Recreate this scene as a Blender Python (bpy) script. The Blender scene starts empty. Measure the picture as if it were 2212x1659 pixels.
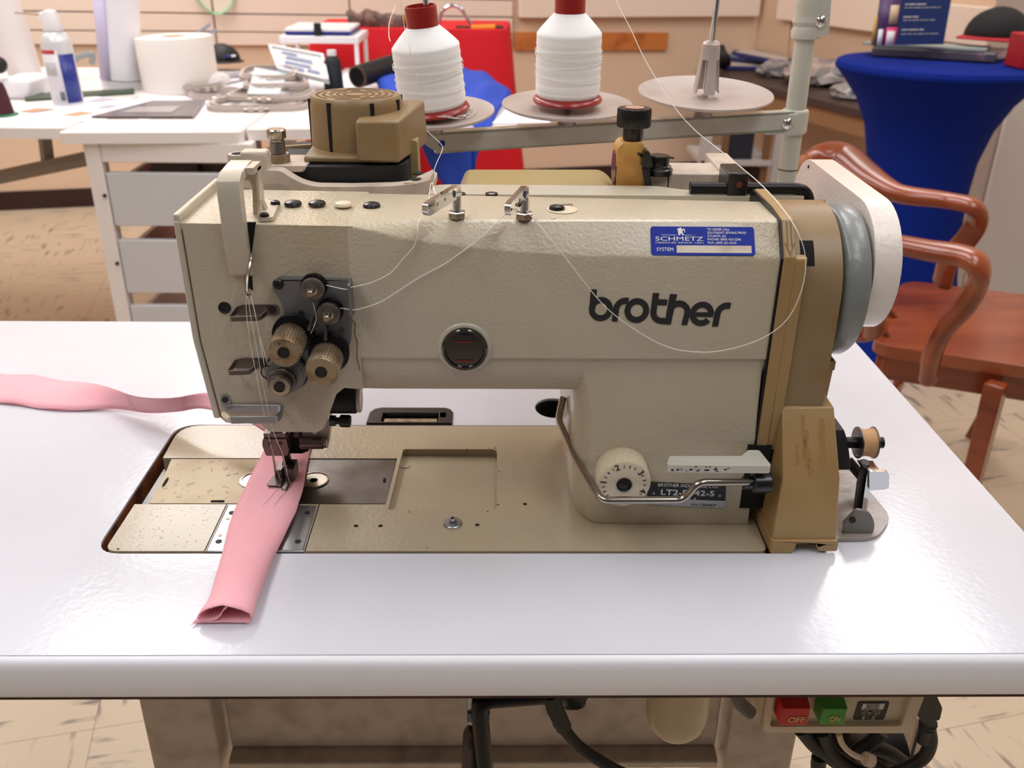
import bpy, bmesh, math, random
from mathutils import Vector, Matrix
from mathutils.geometry import tessellate_polygon
random.seed(7)
scn = bpy.context.scene
COL = scn.collection
PI = math.pi
T = 0.76                                     # height of the sewing table top

# ------------------------------------------------------------------ camera
FPX, PITCH, YAW, ROLL, CAMH = 1981.57, .4518188, .0208938, .0124280, 1.13128
F = Vector((math.sin(YAW)*math.cos(PITCH), math.cos(YAW)*math.cos(PITCH), -math.sin(PITCH)))
_r = Vector((math.cos(YAW), -math.sin(YAW), 0)); _u = _r.cross(F)
RT = _r*math.cos(ROLL) + _u*math.sin(ROLL); UP = -_r*math.sin(ROLL) + _u*math.cos(ROLL)
cd = bpy.data.cameras.new('camera'); cam = bpy.data.objects.new('camera', cd); COL.objects.link(cam)
cd.sensor_width = 36; cd.lens = 36*FPX/2212; cd.clip_start = .02; cd.clip_end = 50
m3 = Matrix((RT, UP, -F)).transposed()
cam.matrix_world = Matrix.Translation((0, 0, CAMH)) @ m3.to_4x4()
cd.dof.use_dof = True; cd.dof.focus_distance = .62; cd.dof.aperture_fstop = 12.5
scn.camera = cam

# ------------------------------------------------------------------ colour management, world, light
scn.view_settings.view_transform = 'Standard'; scn.view_settings.look = 'None'
scn.view_settings.gamma = 1; scn.view_settings.use_curve_mapping = False
scn.view_settings.exposure = 0.0
w = bpy.data.worlds.new('world'); scn.world = w; w.use_nodes = True
bg = w.node_tree.nodes['Background']; bg.inputs[0].default_value = (.78, .89, 1.0, 1); bg.inputs[1].default_value = .10
LAMPS = [(-1.0, -.4, 8), (.7, -.4, 7), (.3, 1.5, 11), (1.5, 2.9, 10), (-1.25, 2.2, 12), (-1.4, .9, 7), (1.4, .9, 7), (-1.25, 3.65, 19), (-2.7, 2.9, 10)]  # unseen panels; side pair added to brighten cones, last pair the background
for i, (x, y, p) in enumerate(LAMPS):
    ld = bpy.data.lights.new('unseen_ceiling_lamp', 'AREA'); ld.shape = 'RECTANGLE'; ld.size = .58; ld.size_y = 1.16
    ld.energy = p; ld.color = (.84, .93, 1.0) if i < 2 else (1.0, .975, .95)
    lo = bpy.data.objects.new('unseen_ceiling_lamp', ld); COL.objects.link(lo); lo.location = (x, y, 2.66)

# ------------------------------------------------------------------ helpers
def at(u, v, Z=None, Y=None, X=None):
    """a point of the place on the sight line through (u, v) of the 2212 x 1659 frame, at a known height, depth or width"""
    d = F*FPX + RT*(u-1106) - UP*(v-829.5)
    t = (Z-CAMH)/d.z if Z is not None else (Y/d.y if Y is not None else X/d.x)
    return Vector((0, 0, CAMH)) + d*t
def atp(u, v, P, n):
    d = F*FPX + RT*(u-1106) - UP*(v-829.5); o = Vector((0, 0, CAMH)); return o + d*((Vector(P)-o).dot(n)/d.dot(n))
def lin(c):
    c /= 255.; return c/12.92 if c <= .04045 else ((c+.055)/1.055)**2.4
def rgb(r, g, b): return (lin(r), lin(g), lin(b), 1)
def mat(name, col, rough=.5, metal=0, bump=None, var=None, coat=0, spec=.5, trans=0, emit=None, aniso=None, alpha=1, sheen=0):
    m = bpy.data.materials.new(name); m.use_nodes = True; nt = m.node_tree; N = nt.nodes; L = nt.links
    b = N['Principled BSDF']; c = rgb(*col)
    b.inputs['Base Color'].default_value = c; b.inputs['Roughness'].default_value = rough; b.inputs['Metallic'].default_value = metal
    b.inputs['Coat Weight'].default_value = coat; b.inputs['Coat Roughness'].default_value = .12
    b.inputs['Specular IOR Level'].default_value = spec; b.inputs['Transmission Weight'].default_value = trans
    b.inputs['Alpha'].default_value = alpha; b.inputs['Sheen Weight'].default_value = sheen
    if emit: b.inputs['Emission Color'].default_value = c; b.inputs['Emission Strength'].default_value = emit
    tc = N.new('ShaderNodeTexCoord')
    def noise(scale, detail=3, stretch=None):
        n = N.new('ShaderNodeTexNoise'); n.inputs['Scale'].default_value = scale; n.inputs['Detail'].default_value = detail
        mp = N.new('ShaderNodeMapping'); L.new(tc.outputs['Object'], mp.inputs[0]); L.new(mp.outputs[0], n.inputs['Vector'])
        if stretch: mp.inputs['Scale'].default_value = stretch
        return n
    if var:                                   # (scale, second colour, lo, hi[, stretch])
        n = noise(var[0], 5, var[4] if len(var) > 4 else None); cr = N.new('ShaderNodeValToRGB')
        cr.color_ramp.elements[0].position = var[2]; cr.color_ramp.elements[1].position = var[3]
        cr.color_ramp.elements[0].color = c; cr.color_ramp.elements[1].color = rgb(*var[1])
        L.new(n.outputs[0], cr.inputs[0]); L.new(cr.outputs[0], b.inputs['Base Color'])
    if bump:                                  # (scale, strength, distance[, stretch])
        n = noise(bump[0], 3, bump[3] if len(bump) > 3 else None); bp = N.new('ShaderNodeBump')
        bp.inputs['Strength'].default_value = bump[1]; bp.inputs['Distance'].default_value = bump[2]
        L.new(n.outputs[0], bp.inputs['Height']); L.new(bp.outputs[0], b.inputs['Normal'])
    return m
def wloc(p):
    v = Vector((0, 0, 0))
    while p: v = v + p.location; p = p.parent
    return v
def obj(name, bm, m, parent=None, bev=0, seg=2, ang=32, solid=0, flat=False, weld=False, origin=None):
    if weld: bmesh.ops.remove_doubles(bm, verts=bm.verts, dist=1e-6)
    bmesh.ops.recalc_face_normals(bm, faces=bm.faces)
    me = bpy.data.meshes.new(name)
    if parent: loc = wloc(parent)
    elif origin: loc = Vector(origin)
    else:
        xs = [v.co for v in bm.verts]
        loc = Vector(((min(c.x for c in xs)+max(c.x for c in xs))/2, (min(c.y for c in xs)+max(c.y for c in xs))/2, min(c.z for c in xs)))
    bmesh.ops.translate(bm, verts=bm.verts, vec=-loc)
    bm.to_mesh(me); bm.free(); me.materials.append(m)
    if not flat:
        me.shade_smooth(); me.set_sharp_from_angle(angle=math.radians(ang))
    o = bpy.data.objects.new(name, me); COL.objects.link(o)
    if parent: o.parent = parent
    else: o.location = loc
    if bev:
        md = o.modifiers.new('bevel', 'BEVEL'); md.width = bev; md.segments = seg; md.limit_method = 'ANGLE'; md.angle_limit = math.radians(35)
    if solid:
        md = o.modifiers.new('solid', 'SOLIDIFY'); md.thickness = solid; md.offset = 0
    return o
def tag(o, label, cat, group=None, kind=None):
    o['label'] = label; o['category'] = cat
    if group: o['group'] = group
    if kind: o['kind'] = kind
    return o
def thing(name, label, cat, loc, group=None):
    o = bpy.data.objects.new(name, None); COL.objects.link(o); o.location = loc; o.empty_display_size = .02
    return tag(o, label, cat, group)
def struct(o): o['kind'] = 'structure'; return o
def lab(o, l): o['label'] = l; return o
def dup(root, vec, label, rotz=0):
    r = root.copy(); COL.objects.link(r); r.location = root.location + Vector(vec); r.rotation_euler = (0, 0, rotz)
    if label: r['label'] = label
    for ch in list(root.children):
        c = ch.copy(); COL.objects.link(c); c.parent = r
        for g in list(ch.children):
            d = g.copy(); COL.objects.link(d); d.parent = c
    return r
NB = bmesh.new
XZ = lambda x, y, a: (x, a, y)
XY = lambda x, y, a: (x, y, a)
YZ = lambda x, y, a: (a, x, y)
def box(bm, x0, x1, y0, y1, z0, z1):
    v = [bm.verts.new(c) for c in ((x0,y0,z0),(x1,y0,z0),(x1,y1,z0),(x0,y1,z0),(x0,y0,z1),(x1,y0,z1),(x1,y1,z1),(x0,y1,z1))]
    for f in ((0,1,2,3),(4,5,6,7),(0,1,5,4),(1,2,6,5),(2,3,7,6),(3,0,4,7)): bm.faces.new([v[i] for i in f])
    return bm
def hexa(bm, b, t):                            # 4 bottom points, 4 top points
    v = [bm.verts.new(c) for c in list(b)+list(t)]
    for f in ((0,1,2,3),(4,5,6,7),(0,1,5,4),(1,2,6,5),(2,3,7,6),(3,0,4,7)): bm.faces.new([v[i] for i in f])
    return bm
def obox(bm, c, s, R):
    c = Vector(c); hx, hy, hz = [k/2 for k in s]
    v = [bm.verts.new(c + R @ Vector(p)) for p in ((-hx,-hy,-hz),(hx,-hy,-hz),(hx,hy,-hz),(-hx,hy,-hz),(-hx,-hy,hz),(hx,-hy,hz),(hx,hy,hz),(-hx,hy,hz))]
    for f in ((0,1,2,3),(4,5,6,7),(0,1,5,4),(1,2,6,5),(2,3,7,6),(3,0,4,7)): bm.faces.new([v[i] for i in f])
    return bm
def RX(a): return Matrix.Rotation(a, 3, 'X')
def RY(a): return Matrix.Rotation(a, 3, 'Y')
def RZ(a): return Matrix.Rotation(a, 3, 'Z')
def slab(bm, outer, a0, a1, fn=XZ, holes=()):
    loops = [list(outer)] + [list(h) for h in holes]
    tris = tessellate_polygon([[Vector((p[0], p[1], 0)) for p in l] for l in loops])
    flat = [p for l in loops for p in l]
    A = [bm.verts.new(fn(p[0], p[1], a0)) for p in flat]; B = [bm.verts.new(fn(p[0], p[1], a1)) for p in flat]
    for t in tris:
        for S in (A, B):
            try: bm.faces.new([S[i] for i in t])
            except ValueError: pass
    k = 0
    for l in loops:
        n = len(l)
        for i in range(n):
            j = (i+1) % n
            bm.faces.new((A[k+i], A[k+j], B[k+j], B[k+i]))
        k += n
    return bm
def circ(cx, cy, r, n=24, r2=None, a0=0, a1=2*PI):
    r2 = r if r2 is None else r2; full = abs(a1-a0-2*PI) < 1e-6
    return [(cx+r*math.cos(a0+(a1-a0)*i/(n if full else n-1)), cy+r2*math.sin(a0+(a1-a0)*i/(n if full else n-1))) for i in range(n)]
def fillet(pts, r, k=5):
    out = []; n = len(pts); rs = r if isinstance(r, (list, tuple)) else [r]*n
    for i in range(n):
        p = Vector(pts[i]).to_2d(); a = Vector(pts[i-1]).to_2d(); b = Vector(pts[(i+1) % n]).to_2d(); rr = rs[i]
        if rr <= 0: out.append((p.x, p.y)); continue
        ra = min(rr, (a-p).length*.49); rb = min(rr, (b-p).length*.49)
        A = p+(a-p).normalized()*ra; B = p+(b-p).normalized()*rb
        for j in range(k+1):
            t = j/k; q = A*(1-t)**2 + p*2*t*(1-t) + B*t*t; out.append((q.x, q.y))
    return out
def loft(bm, loops, caps=True, closed=True):
    V = [[bm.verts.new(p) for p in l] for l in loops]; n = len(V[0])
    for a, b in zip(V, V[1:]):
        for i in range(n if closed else n-1):
            j = (i+1) % n; bm.faces.new((a[i], a[j], b[j], b[i]))
    if caps and closed:
        bm.faces.new(V[0]); bm.faces.new(V[-1])
    return bm
def smooth(pts, k=6):
    P = [Vector(p) for p in pts]; P = [P[0]*2-P[1]] + P + [P[-1]*2-P[-2]]; out = []
    for i in range(1, len(P)-2):
        for j in range(k):
            t = j/k; a, b, c, d = P[i-1], P[i], P[i+1], P[i+2]
            out.append(.5*((2*b) + (c-a)*t + (2*a-5*b+4*c-d)*t*t + (3*b-a-3*c+d)*t**3))
    out.append(P[-2]); return out
def bend(pts, r, k=5):                         # polyline with rounded corners in 3D
    P = [Vector(p) for p in pts]; out = [P[0]]
    for i in range(1, len(P)-1):
        a, p, b = P[i-1], P[i], P[i+1]; ra = min(r, (a-p).length*.49, (b-p).length*.49)
        A = p+(a-p).normalized()*ra; B = p+(b-p).normalized()*ra
        for j in range(k+1):
            t = j/k; out.append(A*(1-t)**2+p*2*t*(1-t)+B*t*t)
    out.append(P[-1]); return out
def tube(bm, pts, r, n=10, caps=True, flat=None):
    P = [Vector(p) for p in pts]; rs = r if isinstance(r, (list, tuple)) else [r]*len(P); loops = []; up = None
    for i, p in enumerate(P):
        d = (P[min(i+1, len(P)-1)]-P[max(i-1, 0)])
        if d.length < 1e-9: d = Vector((0, 0, 1))
        d.normalize()
        if up is None: up = Vector((0, 0, 1)) if abs(d.z) < .9 else Vector((1, 0, 0))
        s = d.cross(up); s.normalize(); up = s.cross(d); up.normalize()
        ru = rs[i]*(flat or 1)
        loops.append([p + s*rs[i]*math.cos(2*PI*k/n) + up*ru*math.sin(2*PI*k/n) for k in range(n)])
    return loft(bm, loops, caps)
def lathe(bm, prof, c, ax=(0, 0, 1), n=28):
    ax = Vector(ax).normalized(); t = Vector((1, 0, 0)) if abs(ax.x) < .9 else Vector((0, 1, 0)); s = ax.cross(t).normalized(); q = ax.cross(s); c = Vector(c)
    rows = []
    for r, h in prof:
        if r < 1e-7: rows.append([bm.verts.new(c+ax*h)])
        else: rows.append([bm.verts.new(c+ax*h+(s*math.cos(2*PI*k/n)+q*math.sin(2*PI*k/n))*r) for k in range(n)])
    for a, b in zip(rows, rows[1:]):
        if len(a) == 1 and len(b) == 1: continue
        for k in range(n):
            j = (k+1) % n
            if len(a) == 1: bm.faces.new((a[0], b[k], b[j]))
            elif len(b) == 1: bm.faces.new((a[k], a[j], b[0]))
            else: bm.faces.new((a[k], a[j], b[j], b[k]))
    for rw in (rows[0], rows[-1]):
        if len(rw) > 1: bm.faces.new(rw)
    return bm
def cyl(bm, p0, p1, r0, r1=None, n=24, ch=0):
    p0 = Vector(p0); d = Vector(p1)-p0; L = d.length; r1 = r0 if r1 is None else r1
    pr = [(r0-ch, 0), (r0, ch), (r1, L-ch), (r1-ch, L)] if ch else [(r0, 0), (r1, L)]
    return lathe(bm, pr, p0, d, n)
def knurl(bm, p0, p1, r, dep, teeth):
    ax = (Vector(p1)-Vector(p0)); L = ax.length; ax.normalize(); t = Vector((1, 0, 0)) if abs(ax.x) < .9 else Vector((0, 1, 0)); s = ax.cross(t).normalized(); q = ax.cross(s)
    loops = []
    for h, k in ((0, .96), (.001 if L > .006 else L*.1, 1), (L-(.001 if L > .006 else L*.1), 1), (L, .95)):
        l = []
        for i in range(teeth*4):
            rr = (r if i % 4 in (0, 1) else r-dep)*k; a = 2*PI*i/(teeth*4); l.append(Vector(p0)+ax*h+(s*math.cos(a)+q*math.sin(a))*rr)
        loops.append(l)
    return loft(bm, loops)
def sphere(bm, c, r, sz=1, seg=12):
    bmesh.ops.create_uvsphere(bm, u_segments=seg, v_segments=max(6, seg//2), radius=r, matrix=Matrix.Translation(c) @ Matrix.Diagonal((1, 1, sz, 1))); return bm
def grid(bm, rows):
    V = [[bm.verts.new(p) for p in r] for r in rows]
    for a, b in zip(V, V[1:]):
        for i in range(len(a)-1): bm.faces.new((a[i], a[i+1], b[i+1], b[i]))
    return bm
def text(name, lines, m, parent, ex, ey, ext=.00008):
    """lines: (string, size, origin, bold offset, width or None). ex, ey: writing and up directions"""
    ex = Vector(ex).normalized(); ey = Vector(ey).normalized(); ez = ex.cross(ey); bm = NB()
    for s, size, org, bold, wid in lines:
        cu = bpy.data.curves.new('t', 'FONT'); cu.body = s; cu.size = size; cu.extrude = ext; cu.offset = bold*size; cu.resolution_u = 3
        o = bpy.data.objects.new('t', cu); COL.objects.link(o); bpy.context.view_layer.update()
        me = bpy.data.meshes.new_from_object(o.evaluated_get(bpy.context.evaluated_depsgraph_get()))
        xs = [v.co.x for v in me.vertices] or [0, 1]; k = wid/(max(xs)-min(xs)) if wid else 1
        off = len(bm.verts); bm.from_mesh(me); bm.verts.ensure_lookup_table()
        for v in bm.verts[off:]:
            v.co = Vector(org) + ex*v.co.x*k + ey*v.co.y + ez*v.co.z
        bpy.data.objects.remove(o); bpy.data.curves.remove(cu); bpy.data.meshes.remove(me)
    return obj(name, bm, m, parent, flat=True)

# ------------------------------------------------------------------ materials
M = {}
M['laminate'] = mat('white_laminate', (213, 214, 222), .14, bump=(240, .2, .0005), var=(5, (207, 207, 215), .35, .7), spec=.45)
M['edge'] = mat('edge_strip_white', (246, 246, 252), .3)
M['ply'] = mat('brown_plywood', (84, 50, 34), .7, var=(120, (52, 30, 22), .4, .6, (.2, 1, 1)))
M['cutwood'] = mat('cut_board_edge', (134, 72, 36), .6, var=(60, (70, 36, 20), .4, .65))
M['cream'] = mat('cream_wrinkle_paint', (192, 180, 158), .32, bump=(420, .6, .0011), var=(9, (188, 172, 144), .4, .72), coat=.3)
M['cream_s'] = mat('cream_smooth_paint', (190, 182, 164), .32, bump=(160, .12, .0006), var=(14, (196, 184, 162), .4, .7), coat=.3)
M['cream_old'] = mat('aged_cream_paint', (204, 188, 172), .42, bump=(120, .15, .001), var=(40, (170, 152, 136), .45, .75), coat=.1)
M['bedp'] = mat('cream_bed_paint', (170, 156, 132), .3, bump=(330, .4, .0008), var=(12, (180, 164, 136), .4, .7), coat=.3)
M['wet'] = mat('wet_cream_paint', (190, 178, 158), .18, bump=(170, .6, .0012), coat=.6)
M['pale'] = mat('pale_green_grey_enamel', (198, 196, 182), .25, coat=.3, var=(30, (190, 186, 168), .45, .7))
M['tan'] = mat('tan_plastic', (168, 136, 90), .38, bump=(700, .06, .0005), var=(18, (156, 124, 78), .4, .7))
M['tan2'] = mat('tan_grey_plastic', (142, 118, 84), .38, var=(40, (140, 104, 58), .5, .75))
M['olive'] = mat('olive_tan_sheet', (166, 146, 98), .35)
M['amber'] = mat('aged_yellow_plastic', (208, 160, 84), .4, var=(60, (186, 130, 62), .4, .7))
M['steel'] = mat('brushed_steel', (158, 160, 164), .34, 1, bump=(500, .12, .0004, (.05, 1, 1)))
M['steel_d'] = mat('dark_steel_plate', (112, 110, 108), .3, 1, var=(30, (84, 80, 76), .4, .7))
M['plate'] = mat('grey_plated_sheet', (130, 130, 132), .46, .7)
M['chrome'] = mat('chrome', (214, 216, 220), .07, 1)
M['nickel'] = mat('nickel', (176, 170, 160), .2, 1)
M['knobm'] = mat('tarnished_knurled_nickel', (176, 158, 132), .42, .8, var=(120, (140, 116, 88), .45, .7))
M['gun'] = mat('gunmetal', (112, 102, 98), .34, .85)
M['blued'] = mat('blackened_steel', (30, 27, 28), .35, .6)
M['black'] = mat('black_plastic', (18, 18, 20), .3, coat=.1)
M['blackm'] = mat('matt_black', (14, 14, 15), .6)
M['rubber'] = mat('black_rubber', (24, 24, 27), .5)
M['cavity'] = mat('dark_cavity', (10, 8, 8), .9)
M['wetplate'] = mat('wet_pitted_steel', (150, 138, 118), .42, .8, bump=(60, .18, .0006), var=(30, (136, 122, 100), .4, .75))
M['greyw'] = mat('grey_handwheel_paint', (126, 129, 126), .34, bump=(160, .45, .0012), coat=.2)
M['guard'] = mat('off_white_speckled_guard', (238, 226, 216), .26, bump=(300, .45, .0008), coat=.4)
M['white'] = mat('white_plastic', (236, 234, 236), .35)
M['whitep'] = mat('white_paper', (240, 238, 244), .8)
M['ink'] = mat('black_ink', (34, 34, 38), .45)
M['inkw'] = mat('white_ink', (232, 228, 222), .5)
M['label_b'] = mat('blue_label', (20, 44, 150), .5, spec=.2)
M['label_w'] = mat('label_blank_field', (214, 200, 182), .5, var=(60, (190, 170, 148), .45, .65))
M['name_k'] = mat('black_name_plate', (14, 14, 16), .4)
M['name_s'] = mat('silver_name_plate', (176, 178, 182), .35, .6)
M['dialw'] = mat('ivory_plastic', (216, 200, 174), .42)
M['thread'] = mat('white_thread', (240, 236, 228), .7)
M['cone'] = mat('white_wound_thread', (252, 250, 248), .8, bump=(300, .3, .0006, (.25, .25, 5)))
M['cone'].node_tree.nodes['Principled BSDF'].inputs['Subsurface Weight'].default_value = .5; M['cone'].node_tree.nodes['Principled BSDF'].inputs['Subsurface Radius'].default_value = (1, 1, 1); M['cone'].node_tree.nodes['Principled BSDF'].inputs['Subsurface Scale'].default_value = .012
M['red'] = mat('dark_red_plastic', (150, 28, 26), .3, coat=.2)
M['pink'] = mat('pink_cotton', (255, 178, 188), .9, bump=(1500, .25, .0003), var=(18, (252, 168, 178), .35, .7), sheen=.15)
M['pink'].node_tree.nodes['Principled BSDF'].inputs['Subsurface Weight'].default_value = .25; M['pink'].node_tree.nodes['Principled BSDF'].inputs['Subsurface Radius'].default_value = (1, .35, .4); M['pink'].node_tree.nodes['Principled BSDF'].inputs['Subsurface Scale'].default_value = .006
M['disc'] = mat('mauve_grey_plastic', (190, 176, 168), .32, var=(30, (176, 158, 150), .45, .7), coat=.1)
M['redb'] = mat('red_button', (206, 22, 30), .35)
M['greenb'] = mat('green_button', (62, 150, 46), .35)
M['goldi'] = mat('gold_ink', (226, 190, 120), .5)
M['oilb'] = mat('translucent_yellowed_plastic', (214, 196, 162), .35, trans=.15)
M['rust'] = mat('rust', (112, 52, 26), .8)
M['water'] = mat('water_droplet', (240, 230, 210), .03, alpha=.3, coat=1)
M['glassd'] = mat('dark_sight_glass', (14, 12, 14), .05, coat=1)

# ------------------------------------------------------------------ sewing table
tbl = thing('sewing_table', 'white laminate sewing machine table with cutout holding the cream sewing machine', 'table', (-.15, .66, 0))
TX0, TX1, TY0, TY1 = -.86, .3725, .408, .914
cut = fillet([(-.2668, .5042), (.19, .5042), (.19, .6845), (-.2668, .6845)], [.018, .004, .004, .02], 6)
hole = circ(.052, .717, .0165, 24, .019)
hole2 = fillet([(-.1085, .684), (-.0358, .684), (-.0358, .712), (-.1085, .712)], [0, 0, .006, .006])
hole2 = [(x, max(y, .6846)) for x, y in hole2]
bm = slab(NB(), [(TX0, TY0), (TX1, TY0), (TX1, TY1), (TX0, TY1)], T-.002, T, XY, [cut, hole, hole2]); obj('laminate_top', bm, M['laminate'], tbl, flat=True)
bm = slab(NB(), [(TX0, TY0), (TX1-.001, TY0), (TX1-.001, TY1), (TX0, TY1)], T-.0285, T-.002, XY, [cut, hole, hole2]); obj('board', bm, M['cutwood'], tbl, flat=True)
bm = slab(NB(), [(TX0, TY0-.002), (TX1, TY0-.002), (TX1, TY1), (TX0, TY1)], T-.032, T-.0285, XY, [cut, hole, hole2]); obj('underside', bm, M['ply'], tbl, flat=True)
prof = [(TY0, T-.0286), (TY0-.0036, T-.0284), (TY0-.0046, T-.026), (TY0-.0052, T-.016), (TY0-.0052, T-.008), (TY0-.0046, T-.0040), (TY0-.0030, T-.0014), (TY0-.0008, T-.0002), (TY0-.0004, T-.0012), (TY0, T-.0012)]
loops = []
for x, dy in ((TX0, 0), (-.3, 0), (0, 0), (TX1, 0)): loops.append([(x, y+dy, z) for y, z in prof])
obj('edge_strip', loft(NB(), loops), M['edge'], tbl, ang=60)
obj('hole_shade_insert', lathe(NB(), [(.0168, -.03), (.0168, -.0012), (.0160, -.0012), (.0160, -.03)], (.052, .717, T), n=30), M['cavity'], tbl)  # black inserts stand in for the shade inside the table hole
obj('hole_shade_insert', box(NB(), .03, .075, .69, .74, T-.060, T-.036), M['cavity'], tbl)
# worn patch where the laminate has rubbed through
wp = [(-.50, .4095), (-.5, .4155), (-.46, .417), (-.42, .4158), (-.38, .4165), (-.35, .4148), (-.33, .4156), (-.318, .4148), (-.312, .412), (-.33, .4098), (-.4, .4088)]
m_worn = mat('worn_board', (214, 190, 166), .6, var=(150, (232, 222, 214), .45, .6, (.2, 1, 1)))
lab(obj('worn_patch', slab(NB(), wp, T+.00005, T+.0002, XY), m_worn, tbl, flat=True), 'beige worn patch at front edge')
for i, (dx, l) in enumerate(((0, None), (.335+.09, None))):
    px = -.300 if i == 0 else .206
    bm = NB()
    ch = [(px, .585), (px+.06, .585), (px+.06, .66), (px+.052, .66), (px+.052, .592), (px+.008, .592), (px+.008, .66), (px, .66)]
    if i: ch = [(2*px+.06-x, y) for x, y in ch]
    slab(bm, ch, .03, T-.033, XY); box(bm, px, px+.06, .45, .87, T-.0335-.02, T-.0325)
    o = obj('stand_leg', bm, M['cream_old'], tbl, bev=.002)
    box2 = NB(); box(box2, px-.005, px+.065, .43, .89, .0, .03); obj('foot', box2, M['cream_old'], tbl, bev=.004)
    obj('bolt', cyl(NB(), (px+(.064 if i == 0 else -.004), .62, .532), (px+(.070 if i == 0 else -.01), .62, .532), .009, None, 12), M['blackm'], o)
bm = NB(); slab(bm, [(.60, .535), (.608, .535), (.608, .478), (.585, .474), (.585, .466), (.616, .466), (.616, .543), (.60, .543)], -.234, .200, YZ)
slab(bm, [(.60, .70), (.607, .70), (.607, .478), (.60, .478)], -.234, .200, YZ)
obj('cross_rail', bm, M['cream_old'], tbl, bev=.0015)
# diagonal brace by the right leg, brace by the left leg
for a, b in (((.160, .66, .46), (.200, .70, .03)), ((-.205, .68, .50), (-.245, .72, .03))):
    obj('brace', tube(NB(), [a, b], .02, 4, flat=.25), M['cream_old'], tbl)

# hinge set in the table behind the machine bed
hg = thing('bed_hinge', 'black-framed hinge plate set in the white table behind the machine bed', 'hinge', (-.072, .70, T-.02))
fr = fillet([at(793, 919, Z=T)[:2], at(976, 919, Z=T)[:2], at(971, 884, Z=T)[:2], at(812, 884, Z=T)[:2]], [0, 0, .009, .009])
y0 = fr[0][1]
fr = [(-.1085, .6850), (-.0358, .6850), (-.0358, .704), (-.0385, .7105), (-.043, .7135), (-.099, .7135), (-.105, .7105), (-.1075, .703)]
inr = [(-.0965, .6870), (-.048, .6870), (-.048, .7035), (-.0965, .7035)]
obj('frame', slab(NB(), fr, T-.006, T+.002, XY, [inr]), M['black'], hg, bev=.001)
obj('hinge_leaf', slab(NB(), [(-.0955, .688), (-.076, .688), (-.076, .692), (-.068, .692), (-.068, .688), (-.049, .688), (-.049, .7), (-.0955, .7)], T-.012, T-.0015, XY), M['knobm'], hg, bev=.001)

# ------------------------------------------------------------------ sewing machine
sm = thing('sewing_machine', 'cream twin-needle industrial sewing machine with tan belt cover set in white table', 'sewing machine', (-.03, .60, T))
BX0, BX1, BY0, BY1, BZ = -.2605, .1850, .5062, .6825, T+.0006
# bed: one casting with openings for plates and the sunken pocket
outer = fillet([(BX0, BY0), (BX1, BY0), (BX1+.001, BY1), (-.2625, BY1), (-.2605, .6280), (-.249, .6280), (-.2475, .5632), (BX0, .5632)], [.009, .006, .003, .022, 0, 0, 0, 0], 6)
outer = fillet([(BX0, BY0), (BX1, BY0), (BX1+.001, BY1), (-.2635, BY1), (-.2610, .6282), (-.0770, .6282), (-.0790, .5628), (-.2600, .5628)], [.009, .006, .003, .022, 0, 0, 0, 0], 6)
npl = [(-.1935, .5055), (-.1270, .5055), (-.1270, .5622), (-.1935, .5622)]
pocket = fillet([(-.0765, .5560), (.0020, .5560), (.0020, .6430), (-.0735, .6430)], [.001, .004, .005, .002], 5)
# the needle plate sits in a notch of the front edge
outer2 = [p for p in outer]
bm = slab(NB(), outer2, T-.014, BZ, XY, [pocket]); obj('bed', bm, M['bedp'], sm, bev=.0022, seg=3)
obj('bed_pocket', slab(NB(), pocket, T-.012, T-.0055, XY), M['bedp'], sm)
obj('bed_underframe', box(NB(), -.258, .18, .52, .675, T-.05, T-.016), M['cavity'], sm)
lab(obj('slide_plate', slab(NB(), [(-.2500, .5640), (-.1600, .5640), (-.1600, .6270), (-.2540, .6270), (-.2525, .612)], T-.001, BZ-.0002, XY, [circ(-.172, .6, .0002, 6)]), M['wetplate'], sm, bev=.0004, flat=True), 'pitted steel slide plate with water on it')
lab(obj('slide_plate', slab(NB(), [(-.1595, .5640), (-.0790, .5640), (-.0775, .6270), (-.1595, .6270)], T-.001, BZ-.0004, XY), M['steel_d'], sm, bev=.0004, flat=True), 'dark scratched steel slide plate')
obj('bed_channel', box(NB(), -.2615, -.078, .5635, .6275, T-.013, T-.009), M['steel_d'], sm)
obj('cover_slot', slab(NB(), circ(-.2475, .5925, .0012, 12, .007), BZ-.0001, BZ+.0001, XY), M['cavity'], sm)
obj('cover_slot', slab(NB(), fillet([(-.2065, .5655), (-.1965, .5655), (-.1965, .5680), (-.2065, .5680)], .001), BZ-.0001, BZ+.0001, XY), M['cavity'], sm)
obj('cover_slot', slab(NB(), fillet([(-.0845, .5935), (-.0825, .5935), (-.0825, .599), (-.0845, .599)], .001), BZ-.0003, BZ+.0001, XY), M['cavity'], sm)
for x, y in ((-.181, .596), (-.137, .596)):
    b2 = NB(); lathe(b2, [(.0116, 0), (.0116, .0006), (.0104, .0007), (.0102, .0001), (.003, 0)], (x, y, BZ-.0002), n=30)
    obj('bobbin_window', b2, M['nickel'], sm)
np_ = obj('needle_plate', slab(NB(), npl, T-.01, BZ+.0004, XY), M['steel'], sm, bev=.0016, seg=2)
for x in (-.1870, -.1335):
    for y in (.5165, .5510): obj('screw', cyl(NB(), (x, y, BZ+.0003), (x, y, BZ+.0007), .0021, None, 14), M['blackm'], np_)
    for y in (.5235, .5435): obj('pin', cyl(NB(), (x+(-.001 if x < -.15 else .003), y, BZ+.0003), (x+(-.001 if x < -.15 else .003), y, BZ+.0006), .0013, None, 12), M['knobm'], np_)
obj('plate_seam', box(NB(), -.1941, -.1934, .5064, .5626, T-.002, BZ+.0001), M['cavity'], sm)
obj('plate_seam', box(NB(), -.1272, -.1265, .5064, .5626, T-.002, BZ+.0001), M['cavity'], sm)
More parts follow.
